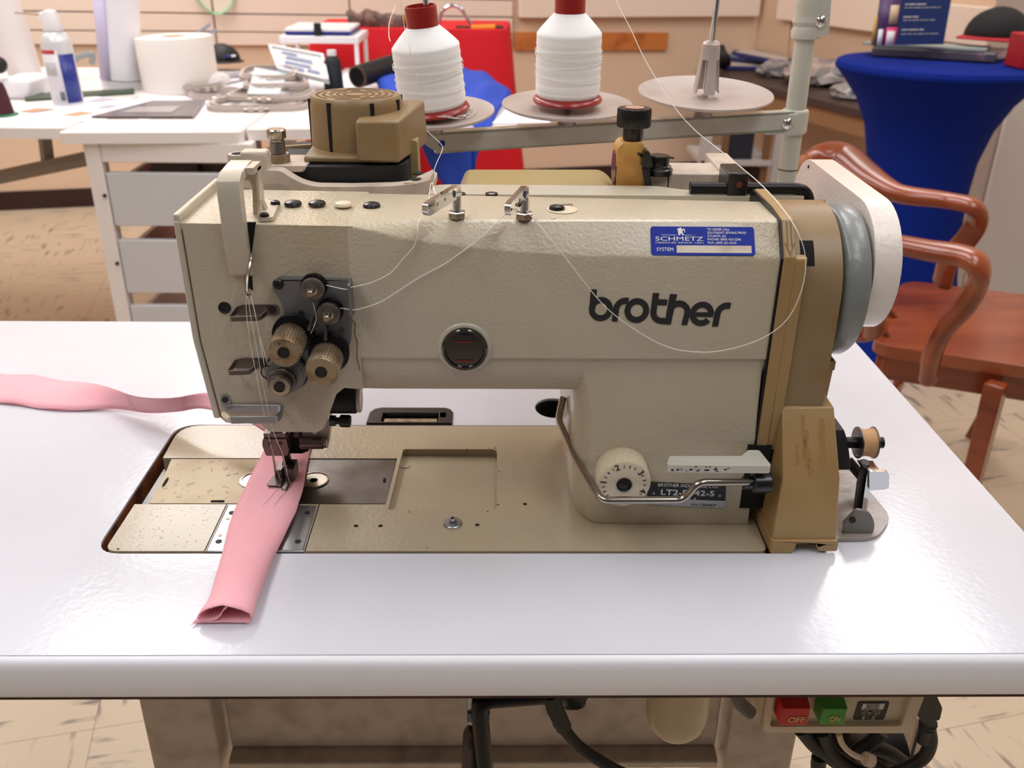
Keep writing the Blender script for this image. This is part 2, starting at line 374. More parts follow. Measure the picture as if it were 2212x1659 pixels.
for u, v in ((769, 1136), (822, 1136), (1031, 1134), (1134, 1089)):
    p = at(u, v, Z=BZ); obj('screw_hole', cyl(NB(), p-Vector((0, 0, .0004)), p+Vector((0, 0, .0001)), .0016, None, 12), M['cavity'], sm)
p = at(978, 1131, Z=BZ)
bs = obj('bed_screw', lathe(NB(), [(.0066, 0), (.0068, .0008), (.0062, .0013), (.0028, .0014), (.0026, .0042), (.002, .0046), (.0012, .0046), (.0012, .002), (0, .002)], p), M['steel'], sm)
p = at(875, 1006, Z=T-.0055); obj('screw', cyl(NB(), p, p+Vector((0, 0, .0006)), .0042, None, 18), M['bedp'], sm)
for u, v, r in ((1070, 968, .0011), (1058, 969, .0008), (1078, 1019, .0008), (1076, 1090, .0011), (884, 1106, .0008), (1053, 1105, .0008), (1008, 971, .001), (903, 973, .0006), (895, 972, .0006), (255, 1186, .0012), (922, 1184, .0006)):
    p = at(u, v, Z=BZ); obj('rust_spot', cyl(NB(), p-Vector((0, 0, .0003)), p+Vector((0, 0, .00015)), r, r*.8, 7), M['rust'], sm)

# arm ------------------------------------------------------------
FY = .538
def fc(u, v, Y=FY): p = at(u, v, Y=Y); return (p.x, p.z)
def asec(x, top, lowz, fy=FY):
    ty = top; yb = .6125-.0145*(x+.0895)/.263
    s = [(yb+.010, .872), (yb+.010, .962), (yb+.007, .971), (yb, .9762), (ty+.004, .9762), (ty, .975), (fy+.001, lowz+.001), (fy, lowz-.001), (fy, .8885), (fy+.002, .8870), (fy+.003, .880), (fy+.008, .8650), (fy+.013, .8600), (.612, .8590)]
    return [(x, y, z) for y, z in s]
bm = NB()
loft(bm, [asec(-.0895, .5402, .9746, .5386), asec(-.075, .5425, .9715), asec(-.055, .5460, .9672), asec(-.02, .5485, .9625), asec(.02, .5505, .9590), asec(.055, .5520, .9570), asec(.12, .5525, .9562), asec(.1757, .5528, .9560)])
# pillar: rounded column that stands on the bed
def psec(z, fy, xl, xr, rr):
    pts = [(xr, fy-.001), (xr, .668), (xl+.004, .668), (xl, .660)]
    pts += [(xl, fy+.030), (xl+.002, fy+rr), (xl+.006, fy+rr*.45), (xl+.0125, fy+.001), (xl+.018, fy)]
    return [(x, y, z) for x, y in pts]
loft(bm, [psec(T+.0004, .5385, .058, .1795, .018), psec(T+.003, .5375, .0565, .1790, .018), psec(T+.018, .5365, .0535, .1782, .018), psec(T+.04, .5365, .0525, .1775, .018), psec(.845, .5390, .0525, .1752, .018), psec(.868, .5405, .0480, .1748, .02), psec(.8885, .5420, .040, .1745, .02)])
# head casting with the chamfered nose
head = [fc(393, 500), fc(431, 737), fc(478, 905), fc(490, 916), fc(560, 922)]
head = [(-.1885, .9762), (-.1873, .900), (-.1812, .8440), (-.178, .8405), (-.1555, .8395), (-.150, .8335), (-.1180, .8335), (-.1135, .8365), (-.1035, .862), (-.098, .8665), (-.086, .8655), (-.086, .975)]
slab(bm, head, .5386, .6215, XZ)
arm = obj('arm', bm, M['cream'], sm, bev=.0012, ang=40)
# moulded line between arm and head, boss behind the tension plate
obj('moulded_boss', lathe(NB(), [(.0055, 0), (.005, .001), (.0045, .0012), (0, .0012)], (fc(485, 665)[0], .5396, fc(485, 665)[1]), (0, -1, 0)), M['cream'], sm)
# face plate on the left end
fp_ = [(-.1925, .9775), (-.1915, .900), (-.1855, .8440), (-.1812, .8440), (-.1873, .900), (-.1885, .9715), (-.1885, .9775)]
bm = slab(NB(), fp_, .5380, .6300, XZ)
box(bm, -.1925, -.1885, .5385, .63, .9755, .9815)
obj('face_plate', bm, M['cream_s'], sm, bev=.001)
fs = [(x+.0004, z) for x, z in ((-.1885, .972), (-.1873, .900), (-.1812, .8440))]
obj('face_plate_seam', slab(NB(), fs+[(x+.0004, z) for x, z in fs[::-1]], .5384, .5390, XZ), M['cavity'], sm)
# sunken panel lines of the lower head
for pl in ([fc(482, 770, .5394), fc(520, 767, .5394)], [fc(482, 772, .5394), fc(484, 800, .5394)]):
    pass
# raised rest of the arm beside the head: thin stained edge
ed = [fc(758, 690), fc(768, 700), fc(766, 720), fc(772, 740), fc(771, 770), fc(778, 800)]
obj('stained_edge', tube(NB(), smooth([(x, .5382, z) for x, z in ed], 3), .0003, 5), mat('brown_stain', (128, 104, 80), .7), sm)
# slot for the take-up lever
sl = [fc(548, 476, .5395), fc(538, 476, .5395), fc(536, 560, .5395), fc(531, 622, .5395), fc(547, 624, .5395), fc(541, 560, .5395)]
sl = [fc(553, 480, .5392), fc(532, 480, .5392), fc(531, 560, .5392), fc(529, 615, .5392), fc(547, 626, .5392), fc(543, 560, .5392)]
obj('lever_slot', slab(NB(), sl, .5380, .5402, XZ), M['cavity'], sm)
bm = NB(); tube(bm, smooth([(fc(537, 540)[0], .548, fc(537, 540)[1]), (fc(540, 575, .530)[0], .533, fc(540, 565, .53)[1]), (fc(533, 600, .525)[0], .526, fc(533, 600, .525)[1]), (fc(532, 632, .520)[0], .521, fc(532, 632, .52)[1])], 5), .0012, 8)
sphere(bm, (fc(536, 637, .520)[0], .520, fc(536, 637, .52)[1]), .0016, 1.4)
obj('take_up_lever', bm, M['nickel'], sm)
# take-up guard: bent strap from the top to the front
gx0, gx1 = fc(480, 500, .53)[0], fc(528, 500, .53)[0]
zt = at(515, 378, Y=.535).z
prof = [(.5386, fc(500, 598, .5375)[1]), (.5350, fc(500, 594, .5330)[1]), (.5300, .965), (.5290, zt-.010), (.5320, zt-.003), (.5380, zt+.0005), (.558, zt+.002), (.566, zt+.002), (.566, zt-.003), (.542, zt-.005), (.5385, zt-.011), (.5385, .965), (.5390, .945)]
bm = NB(); slab(bm, prof, gx0, gx1, YZ)
guard = obj('take_up_guard', bm, M['cream_s'], sm, bev=.0022, seg=3)
gx2 = gx1+.008
prof2 = [(.5450, .9755), (.5450, .981), (.5500, zt-.006), (.5520, zt), (.5850, zt), (.5850, .9755)]
bm = NB(); slab(bm, fillet([fc(*q, .562) for q in ((520, 376), (556, 373), (562, 395), (568, 436), (580, 462), (548, 466), (546, 400), (540, 388), (520, 388))], .001), .5605, .5665, XZ)
bx9 = fc(553, 400, .556)[0]; slab(bm, [(.5500, .9765), (.5545, .985), (.5575, zt-.001), (.5665, zt-.001), (.5665, .9765)], bx9, bx9+.0016, YZ)
box(bm, gx0+.004, bx9+.0016, .548, .5665, zt-.0030, zt+.0012)
g2 = obj('guard_bracket', bm, M['cream_s'], guard, bev=.0008)
for u, v in ((595, 442), (571, 469)):
    p = at(u, v, Z=.978); obj('screw', lathe(NB(), [(.0031, 0), (.0031, .001), (.0024, .0024), (.001, .0026), (.001, .0016), (0, .0016)], p, n=16), M['black'], g2)
obj('guard_foot', slab(NB(), fillet([at(560, 478, Z=.9765)[:2], at(590, 476, Z=.9765)[:2], at(606, 438, Z=.9765)[:2], at(560, 436, Z=.9765)[:2]], .002), .976, .9785, XY), M['cream_s'], guard, bev=.0005)

# oil plugs on the top of the arm
for u, v, c in ((633, 439, 'black'), (685, 439, 'black'), (742, 441, 'dialw'), (803, 443, 'black')):
    p = at(u, v+3, Z=.9764); o = obj('oil_plug', lathe(NB(), [(.0056, 0), (.0057, .0006), (.0050, .0019), (.003, .0026), (0, .0028)], p, n=24), M[c], sm)
    if c == 'dialw': lab(o, 'off-white plug')
p = at(1214, 453, Z=.9764)
obj('oil_mark', cyl(NB(), p, p+Vector((0, 0, .0003)), .0098, None, 32), M['dialw'], sm)
p = at(1203, 452, Z=.9766); o = obj('oil_plug', lathe(NB(), [(.0050, 0), (.0051, .0008), (.0045, .0022), (.0016, .003), (.0012, .0026), (0, .002)], p, n=24), M['black'], sm)
q = at(1236, 440, Z=.9768); text('oil_lettering', [('OIL', .0050, q, .01, .0070)], M['ink'], sm, (-1, -.2, 0), (.2, -1, 0))

# chrome thread posts
for nut, el, tip in (((987, 470), (986, 424), (917, 455)), ((1132, 472), (1133, 425), (1096, 455))):
    b = at(*nut, Z=.9765); e = Vector((b.x, b.y, .9925)); t_ = at(*tip, Z=.9893)
    po = obj('thread_post', tube(NB(), bend([b, e, e+(t_-e)*.16+Vector((0, 0, .0008))], .004), .0031, 14), M['chrome'], sm)
    d = (t_-e); d.normalize(); s = d.cross(Vector((0, 0, 1))).normalized(); u3 = s.cross(d).normalized()
    ln = (t_-e).length
    pf = fillet([(-.0030, -.0034), (ln, -.0040), (ln, .0040), (-.0030, .0046)], [.003, .004, .004, .004], 5)
    hs = [circ(ln*.93, 0, .0011, 10), circ(ln*.68, .0002, .0011, 10), circ(ln*.45, .0006, .0011, 10)]
    obj('guide_bar', slab(NB(), pf, -.0018, .0018, lambda x, y, a, e=e, d=d, s=s, u3=u3: e+d*x+u3*y+s*a, hs), M['chrome'], po, bev=.0006)
    nb = NB(); lathe(nb, [(.0052, 0), (.0056, .0006), (.0056, .0036), (.0050, .0042), (.003, .0042)], b, n=6); obj('nut', nb, M['nickel'], po, flat=True)

# sight glass
p = fc(1004, 752); c3 = (p[0], FY, p[1])
obj('sight_ring', lathe(NB(), [(.0175, 0), (.0172, .0008), (.0152, .0014), (.0146, .0013), (.0146, 0)], c3, (0, -1, 0), 36), M['cream_s'], sm, ang=60)
sg = obj('sight_glass', lathe(NB(), [(.0144, 0), (.0144, .0030), (.0136, .0036), (.0124, .0036), (.0118, .0022), (0, .0030)], c3, (0, -1, 0), 36), M['glassd'], sm)
lab(obj('level_marks', box(box(NB(), p[0]-.0062, p[0]+.0062, FY-.0033, FY-.0031, p[1]+.0056, p[1]+.0062), p[0]-.006, p[0]+.006, FY-.0033, FY-.0031, p[1]-.0078, p[1]-.0073), mat('red_marks', (150, 30, 24), .5), sg), 'red level marks')
# ring on the underside nothing more

# brother lettering: thick round strokes
K = .0001005; o0 = fc(1200+225/3.16, 300+1245/3.16); bm = NB(); LZ = [FY-.0003]
def nxt(): LZ[0] -= .00001; return LZ[0]
def LP(x, y): return (o0[0]+(x-225)*K*.995, o0[1]+(1245-y)*K*1.06-(x-225)*.0000012)
def ring(cx, cy, ro, ri, a0=0, a1=2*PI, n=30):
    yo = nxt()
    if abs(a1-a0-2*PI) < 1e-4: slab(bm, [LP(x, y) for x, y in circ(cx, cy, ro, n)], yo, FY, XZ, [[LP(x, y) for x, y in circ(cx, cy, ri, n)]])
    else: slab(bm, [LP(x, y) for x, y in circ(cx, cy, ro, n, None, a0, a1)+circ(cx, cy, ri, n, None, a1, a0)], yo, FY, XZ)
def bar(pts): slab(bm, [LP(x, y) for x, y in pts], nxt(), FY, XZ)
bar([(229, 1044), (268, 1044), (264, 1170), (226, 1170)]); ring(299, 1166, 76, 39)
bar([(376, 1170), (414, 1170), (408, 1243), (372, 1243)]); ring(452, 1168, 76, 38, PI, 1.56*PI, 12)
ring(526, 1172, 78, 40)
bar([(618, 1060), (658, 1060), (650, 1180), (612, 1180)]); bar([(640, 1098), (714, 1100), (711, 1136), (640, 1134)]); ring(688, 1178, 76, 38, .5*PI, PI, 12)
bar([(686, 1216), (742, 1216), (742, 1254), (686, 1254)])
bar([(726, 1064), (770, 1066), (748, 1256), (708, 1256)]); ring(790, 1180, 76, 38, PI, 2*PI, 18); bar([(828, 1178), (866, 1178), (852, 1258), (816, 1258)])
ring(938, 1186, 77, 40, .22*PI, 2*PI, 28); bar([(880, 1176), (1012, 1176), (1012, 1204), (880, 1204)])
bar([(1018, 1190), (1056, 1190), (1050, 1264), (1012, 1264)]); ring(1094, 1188, 76, 38, PI, 1.56*PI, 12)
bar([(1100, 1112), (1115, 1113), (1111, 1150), (1100, 1150)]); bar([(456, 1092), (470, 1093), (466, 1130), (456, 1130)])
obj('maker_lettering', bm, M['ink'], sm, flat=True)

# sticker on the sloping facet
P0 = Vector((.12, .5525, .9750)); P1 = Vector((.12, FY+.001, .9572)); sd = (P1-P0).normalized(); sn = Vector((1, 0, 0)).cross(sd); sn = sn if sn.y < 0 else -sn
Pn = P0+sn*.0006
sx = Vector((1, 0, 0)); su = -sd
TL, TR, BL, BR = [atp(u, v, Pn, sn) for u, v in ((1405, 489), (1628, 488), (1412, 551), (1637, 550))]
sw = ((TR-TL).dot(sx)+(BR-BL).dot(sx))/2; sh = (TL-BL).dot(su)
O = TL.copy()
SF = lambda x, y, a: O+sx*x-su*y+sn*a
stk = obj('needle_sticker', slab(NB(), fillet([(0, 0), (sw, 0), (sw, sh), (0, sh)], .002), -.0004, .0001, SF), M['label_b'], sm, flat=True)
lab(stk, 'blue needle supplier sticker')
obj('blank_field', slab(NB(), [(sw*.245, sh*.66), (sw*.965, sh*.66), (sw*.965, sh*.915), (sw*.245, sh*.915)], .0001, .0002, SF), M['label_w'], stk, flat=True)
sp = lambda x, y: O+sx*(sw*x)-su*(sh*y)+sn*.0002
L = [('SCHMETZ', .0038, sp(.04, .50), 0, sw*.46), ('NEEDLES SINCE 1851', .0012, sp(.04, .59), 0, sw*.46), ('SYSTEM', .0032, sp(.05, .86), 0, sw*.16),
     ('TO ORDER CALL:', .0021, sp(.545, .135), .0, sw*.22), ('SOUTHEAST SEWING PROD.', .0021, sp(.545, .25), .0, sw*.38), ('ATLANTA, GA', .0021, sp(.545, .365), .0, sw*.18),
     ('PHONE: (800) 426-2246', .0021, sp(.545, .48), .0, sw*.32), ('FAX: (404) 261-0162', .0021, sp(.545, .60), .0, sw*.275)]
text('lettering', L, M['inkw'], stk, sx, su)
bm = NB()
for pl in ([(.10, .295), (.245, .295), (.245, .31), (.10, .305)], [(.325, .295), (.45, .30), (.325, .31)],
           [(.255, .10), (.265, .14), (.262, .19), (.268, .25), (.262, .30), (.285, .31), (.285, .26), (.292, .24), (.305, .27), (.298, .31), (.315, .31), (.318, .26), (.305, .21), (.308, .14), (.322, .12), (.325, .17), (.315, .20), (.328, .20), (.333, .12), (.32, .07), (.30, .11), (.298, .05), (.28, .04), (.272, .08), (.258, .07)]):
    slab(bm, [(x*sw, y*sh) for x, y in pl], .0001, .00025, SF)
obj('lion_emblem', bm, M['inkw'], stk, flat=True)

# name plate
ny = .5360
nq = [fc(1398, 1041, ny), fc(1568, 1047, ny), fc(1566, 1098, ny), fc(1398, 1090, ny)]
npt = obj('name_plate', slab(NB(), fillet(nq, .0018), ny-.0006, ny+.001, XZ), M['name_k'], sm, flat=True)
obj('silver_band', slab(NB(), [fc(1400, 1075, ny), fc(1567, 1081, ny), fc(1565, 1097, ny), fc(1400, 1089, ny)], ny-.0008, ny-.0005, XZ), M['name_s'], npt, flat=True)
def tp(u, v): p = fc(u, v, ny-.001); return (p[0], ny-.0007, p[1])
text('lettering', [('BROTHER INDUSTRIES, LTD.', .0034, tp(1421, 1051), 0, .0418), ('LT2-B842-5', .0062, tp(1426, 1069), .012, .0372), ('Mark II', .0034, tp(1464, 1081), 0, .0122)], M['inkw'], npt, (1, 0, -.035), (0, 0, 1))
text('serial_number', [('M1138467', .003, (tp(1492, 1093)[0], ny-.0009, tp(1492, 1093)[2]), 0, .0175)], M['ink'], npt, (1, 0, -.035), (0, 0, 1))
for u, v in ((1412, 1066), (1555, 1071)): q = tp(u, v); obj('rivet', lathe(NB(), [(.0011, 0), (.0008, .0006), (0, .0008)], q, (0, -1, 0), 10), M['steel'], npt)

# stitch length dial
dc = fc(1348, 1046, .5185); dz = dc[1]
dial = obj('stitch_dial', knurl(NB(), (dc[0], .5375, dz), (dc[0], .5190, dz), .0180, .0005, 90), M['dialw'], sm, ang=50)
obj('dial_face', lathe(NB(), [(.0172, -.001), (.0172, .0004), (.0160, .0008), (0, .0008)], (dc[0], .5190, dz), (0, -1, 0), 48), M['dialw'], dial)
obj('dial_screw', lathe(NB(), [(.0052, 0), (.0052, .0012), (.0042, .0014), (.0038, .0002), (0, .0002)], (dc[0], .5183, dz), (0, -1, 0), 28), M['black'], dial)
L = []
ND = [('1', 172), ('2', 112), ('3', 40), ('4', -22)]
bm = NB()
for s, a in ND:
    a = math.radians(a); r = .0122; c = Vector((dc[0]+r*math.cos(a), .5180, dz+r*math.sin(a))); uu = Vector((math.cos(a), 0, math.sin(a))); rr = Vector((math.sin(a), 0, -math.cos(a)))
    text('numeral', [(s, .0060, c-rr*.0016-uu*.0002, .02, None)], M['ink'], dial, rr, uu)
for i in range(-3, 15):
    a = math.radians(172-(i)*15.8)
    if i % 4 == 0 and i in (0, 4, 8, 12): continue
    c = Vector((dc[0]+.0138*math.cos(a), .5181, dz+.0138*math.sin(a))); k = .0005 if i % 2 == 0 else .0003
    obox(bm, c, (.0020, .0003, k*1.4), RY(-a))
obj('dial_ticks', bm, M['ink'], dial, flat=True)

# reverse lever, lift rod
ly = .508; lz = at(1550, 1006, Y=ly).z
lq = [at(*q, Z=lz) for q in ((1440, 1005), (1668, 1007), (1640, 972), (1616, 972), (1602, 985), (1446, 985))]
pl = fillet([(q.x, q.y) for q in lq], [.004, .003, .002, .001, .002, .002])
rl = obj('reverse_lever', slab(NB(), pl, lz-.0055, lz, XY), M['pale'], sm, bev=.0012)
bm = NB()
for i in range(26):
    x = random.uniform(pl[0][0]+.001, pl[0][0]+.045); k = random.random()
    slab(bm, circ(x, lz-.0008-random.random()*.0035 if k > .25 else lz-.003, random.uniform(.0003, .0014), 7, random.uniform(.0002, .0006)), ly-.0001, ly+.0003, XZ)
lab(obj('chipped_paint', bm, M['blued'], rl, flat=True), 'dark chips in the paint')
obj('lever_recess', box(NB(), .171, .187, .5350, .56, T+.016, T+.066), M['cavity'], sm)
LR = [at(1216, 860, Y=.60), at(1206, 907, Y=.585), at(1240, 985, Y=.55), at(1300, 1081, Y=.507), at(1478, 1080, Y=.507), at(1508, 1042, Y=.507), at(1645, 1041, Y=.515)]
obj('lift_rod', tube(NB(), bend(LR, .0055, 7), .0026, 14), M['nickel'], sm)
ka, kb = at(1625, 1042, Y=.515), at(1665, 1041, Y=.515)
obj('rod_knob', cyl(NB(), ka, kb, .0072, None, 20, .001), M['black'], sm)
obj('rod_hub', cyl(NB(), at(1605, 1043, Y=.515), ka, .0045, None, 16), M['black'], sm)

# ------------------------------------------------------------------ thread tension unit
ty = .5345
tp_out = [fc(*p, ty) for p in ((588, 612), (600, 600), (755, 606), (760, 660), (757, 745), (740, 775), (690, 815), (640, 800), (622, 740), (616, 690), (607, 650), (588, 628))]
tu = obj('tension_plate', slab(NB(), fillet(tp_out, [.004, .003, .001, .001, .004, .004, .004, .003, .003, .003, .006, .004]), ty, FY+.002, XZ), M['plate'], sm, bev=.0006)
c = fc(601, 613, ty); obj('screw', lathe(NB(), [(.0034, 0), (.0034, .0008), (.0026, .0016), (.001, .0016), (.001, .0006), (0, .0006)], (c[0], ty, c[1]), (0, -1, 0), 18), M['black'], tu)
for u, v in ((651, 676), (738, 712)):
    c = fc(u, v, ty); obj('plate_hole', lathe(NB(), [(.0019, 0), (.0019, .0004), (.0014, .0004), (.0013, .0001), (0, .0001)], (c[0], ty, c[1]), (0, -1, 0), 18), M['gun'], tu)
# folded guide flange at the right edge
fa, fb = fc(751, 604, .530), fc(757, 683, .530)
obj('guide_flange', slab(NB(), fillet([(ty+.001, fa[1]-.0005), (.5245, fa[1]-.0012), (.5245, fb[1]+.0015), (ty+.001, fb[1])], [.001, .002, .002, .001]), fa[0]+.0005, fa[0]+.002, YZ), M['plate'], tu, bev=.0005)
def pretension(u, v):
    c = fc(u, v, .527); p = Vector((c[0], ty, c[1]))
    o = obj('pretension_disc', lathe(NB(), [(.0080, 0), (.0082, .0008), (.0066, .0018), (.0066, .0026), (.0082, .0036), (.0080, .0043), (0, .0043)], p, (0, -1, 0), 32), M['blued'], tu)
    obj('pretension_nut', knurl(NB(), p+Vector((0, -.0046, 0)), p+Vector((0, -.0085, 0)), .0073, .0003, 60), M['gun'], tu, ang=50)
    obj('pretension_stud', lathe(NB(), [(.0034, .008), (.0034, .0090), (.0021, .0092), (.0021, .0158), (.0016, .0164), (.0016, .0168), (0, .0168)], p, (0, -1, 0), 20), M['nickel'], tu)
pretension(675, 625); pretension(710, 678)
def bigknob(u0, v0, r):                     # (u0, v0): centre of the front face
    Lk = .0225; yf = ty-.009-Lk; c = fc(u0, v0, yf); p = Vector((c[0], ty, c[1]))
    obj('tension_disc', lathe(NB(), [(.0125, 0), (.0128, .0015), (.0108, .0028), (.0108, .0034), (.0130, .0044), (.0128, .0052), (.0100, .0058), (.0100, .0100), (0, .0100)], p, (0, -1, 0), 40), M['blued'], tu)
    bm = NB()
    for k in range(4):
        lathe(bm, [(.0076, .0060+k*.0011), (.0082, .0064+k*.0011), (.0076, .0068+k*.0011)], p, (0, -1, 0), 28)
    obj('tension_spring', bm, M['gun'], tu)
    a = p+Vector((0, -.0092, 0)); b = Vector((c[0], yf, c[1]))
    k_ = obj('tension_knob', knurl(NB(), a, b, r, .0008, 34), M['knobm'], tu, ang=50)
    lathe_ = lathe(NB(), [(r*.90, 0), (r*.88, .0006), (.0036, .0006), (.0035, -.004), (0, -.004)], b, (0, -1, 0), 36)
    k_2 = obj('knob_face', lathe_, M['knobm'], tu)
    obj('knob_socket', lathe(NB(), [(.0037, 0), (.0037, .0008), (.0030, .0008), (.0028, .0003), (0, .0003)], b, (0, -1, 0), 24), M['black'], tu)
    return b
b = bigknob(613, 761, .0103); d = Vector((-.0012, -.0006, .0057)); obj('index_dot', cyl(NB(), b+d+Vector((-.001, .0002, 0)), b+d+Vector((-.001, -.0002, 0)), .0009, None, 12), mat('teal_dot', (40, 90, 96), .5), tu)
bigknob(694, 803, .0103)
# check-spring unit with smaller knurled nuts
yb = ty-.004; c = fc(604, 835, ty-.023); p = Vector((c[0], ty+.003, c[1]))
obj('check_spring_case', lathe(NB(), [(.0132, 0), (.0134, .004), (.0126, .0062), (.0128, .0068), (.0128, .0090), (.0118, .0102), (.0118, .012), (.0086, .012), (.0086, .0155), (0, .0155)], p, (0, -1, 0), 40), M['plate'], tu)
obj('check_spring_rings', lathe(NB(), [(.0136, .001), (.0139, .002), (.0132, .003), (.0139, .0042), (.0132, .0052)], p, (0, -1, 0), 40), M['blued'], tu)
obj('adjusting_nut', knurl(NB(), p+Vector((0, -.0155, 0)), p+Vector((0, -.0195, 0)), .0088, .0003, 64), M['gun'], tu, ang=50)
obj('adjusting_nut', knurl(NB(), p+Vector((0, -.0195, 0)), p+Vector((0, -.0255, 0)), .0074, .0002, 64), M['gun'], tu, ang=50)
obj('stud_socket', lathe(NB(), [(.0066, 0), (.0064, .0008), (.0038, .0010), (.0036, .0002), (.0006, .0002), (0, .0002)], p+Vector((0, -.0255, 0)), (0, -1, 0), 28), M['nickel'], tu)
obj('stud', cyl(NB(), p+Vector((0, -.0250, 0)), p+Vector((0, -.0264, 0)), .0033, None, 20), M['black'], tu)
for a, b in (((677, 685), (667, 712)), ((706, 705), (703, 733))):
    q0 = fc(a[0], a[1], ty); q1 = at(b[0], b[1], Y=ty-.012)
    obj('guide_pin', cyl(NB(), (q0[0], ty, q0[1]), q1, .0011, None, 10), M['gun'], tu)
# check spring wire
cs = [at(u, v, Y=ty-.012) for u, v in ((583, 792), (573, 790), (565, 797), (566, 810), (577, 819))]
obj('check_spring', tube(NB(), smooth(cs, 5), .0004, 6), M['blued'], tu)

# thread guides on the head (bent flat strips)
def strip(pts, zh, th=.0009, name='thread_guide', m='plate', closed=True, par=None):
    """closed or open path in plan (x, y) at mid height, strip of height zh standing upright"""
    bm = NB(); P = [Vector(p) for p in pts]; n = len(P); loops = []
    for i, p in enumerate(P):
        a = P[i-1] if (i or closed) else P[i]; b = P[(i+1) % n] if (i < n-1 or closed) else P[i]
        d = (b-a); d.z = 0; d.normalize(); s = Vector((-d.y, d.x, 0))*th*.5
        loops.append([p+s-Vector((0, 0, zh/2)), p+s+Vector((0, 0, zh/2)), p-s+Vector((0, 0, zh/2)), p-s-Vector((0, 0, zh/2))])
    if closed: loops.append(loops[0])
    V = [[bm.verts.new(q) for q in l] for l in (loops[:-1] if closed else loops)]
    if closed: V.append(V[0])
    for a, b in zip(V, V[1:]):
        for i in range(4): bm.faces.new((a[i], a[(i+1) % 4], b[(i+1) % 4], b[i]))
    if not closed: bm.faces.new(V[0]); bm.faces.new(V[-1])
    return obj(name, bm, M[m], par or sm, bev=.0003)
for (ul, ur, v0, us, vs, uo) in ((508, 603, 668, 579, 670, 0), (504, 580, 783, 570, 786, 0)):
    zc = fc(ul, v0, .539)[1]; x0, x1 = fc(ul, v0, .539)[0], fc(ur, v0, .539)[0]
    back = [(x0+.002, .5385), (x0+.006, .5385)]
    bmx = NB(); slab(bmx, fillet([(x0, zc-.0035), (x1, zc-.0035), (x1, zc+.0035), (x0+.006, zc+.0035), (x0, zc+.0015)], [.001, .003, .003, .002, .002]), .5378, .5390, XZ)
    tg = lab(obj('thread_guide', bmx, M['gun'], sm, bev=.0004), 'dark bent wire guide crossing the needle threads')
    pth = bend([(x0+.0005, .538, zc-.001), (x0-.0002, .5265, zc-.0015), (x1-.0095, .5265, zc-.001), (x1-.006, .531, zc+.001), (x1-.008, .5360, zc+.0018)], .0018, 5)
    strip(pth, .0034, .0010, 'guide_loop', 'gun', False, tg)
    obj('screw', lathe(NB(), [(.0024, 0), (.0022, .001), (0, .001)], (x1-.0040, .5378, zc), (0, -1, 0), 14), M['black'], tg)
for (u, v) in ((485, 665),):
    c = fc(u, v, .538); obj('socket_screw', lathe(NB(), [(.0040, 0), (.0040, .0009), (.003, .0011), (.0026, .0004), (0, .0004)], (c[0], .5386, c[1]), (0, -1, 0), 18), M['blackm'], sm)
for (u, v, r) in ((652, 855, .0016), (626, 872, .0016), (586, 829, .0012)):
    c = fc(u, v, .5395); obj('casting_hole', cyl(NB(), (c[0], .5400, c[1]), (c[0], .5393, c[1]), r, None, 12), M['cavity'], sm)
# lower guide: steel arm + long loop
zc = fc(500, 902, .524)[1]
bmx = NB(); xa, za = fc(487, 862, .5385); slab(bmx, fillet([(xa-.0032, za+.0035), (xa+.0030, za+.0035), (xa+.0036, zc+.001), (xa-.0026, zc+.001)], [.003, .003, 0, 0]), .5375, .5390, XZ)
lg = lab(obj('thread_guide', bmx, M['steel'], sm, bev=.0004), 'bright steel guide above the needle bar')
obj('screw', lathe(NB(), [(.0022, 0), (.0020, .0009), (0, .0009)], (xa, .5375, za), (0, -1, 0), 14), M['black'], lg)
x0 = fc(498, 902, .522)[0]; x1 = fc(602, 902, .522)[0]
pth = bend([(x0, .5215, zc-.0005), (x1-.001, .5215, zc), (x1+.0002, .5300, zc), (x1-.001, .5372, zc), (xa-.001, .5372, zc)], .0040, 6)
strip(pth, .0052, .0011, 'guide_loop', 'steel', False, lg)
obj('felt_pad', tube(NB(), smooth([at(484, 895, Y=.533), at(492, 902, Y=.526), at(499, 912, Y=.525)], 4), [.002]*8+[.0012], 8), M['dialw'], lg)

# needle bar, clamp, needles, presser foot
DN = .040
nbx, nby = fc(596, 930, .556+DN)[0], .556+DN
nb_ = obj('needle_bar', cyl(NB(), (nbx, nby, .850), (nbx, nby, .800), .0046, None, 20), M['nickel'], sm)
obj('presser_bar', cyl(NB(), (nbx+.0115, .574+DN, .850), (nbx+.0115, .574+DN, .790), .0046, None, 20), M['gun'], sm)
zc = at(605, 962, Y=.550+DN).z
bm = NB(); slab(bm, fillet([(nbx-.0082, zc+.0065), (nbx+.0090, zc+.0065), (nbx+.0100, zc-.003), (nbx+.0085, zc-.0075), (nbx-.0070, zc-.0075), (nbx-.0090, zc+.001)], .0012), .5475+DN, .5625+DN, XZ)
box(bm, nbx-.0075, nbx+.0085, .549+DN, .560+DN, zc+.006, zc+.0105)
cl = obj('needle_clamp', bm, M['gun'], sm, bev=.0006)
for dx in (-.003, .0045): obj('set_screw', cyl(NB(), (nbx+dx, .5475+DN, zc+.003), (nbx+dx, .5468+DN, zc+.003), .0013, None, 10), M['black'], cl)
nx = at(603, 1030, Y=.5485).x
NT = []
for dx in (-.0032, .0042):
    x = nbx+dx+.001; ob = obj('needle', tube(NB(), [(x, .549+DN, zc-.006), (x, .549+DN, zc-.010), (x, .549+DN, T+.004)], [.0010, .0008, .0006], 8), M['nickel'], sm); NT.append((x, .549))
fx, fy_ = at(610, 1030, Y=.545+DN).x, .545+DN
bm = NB()
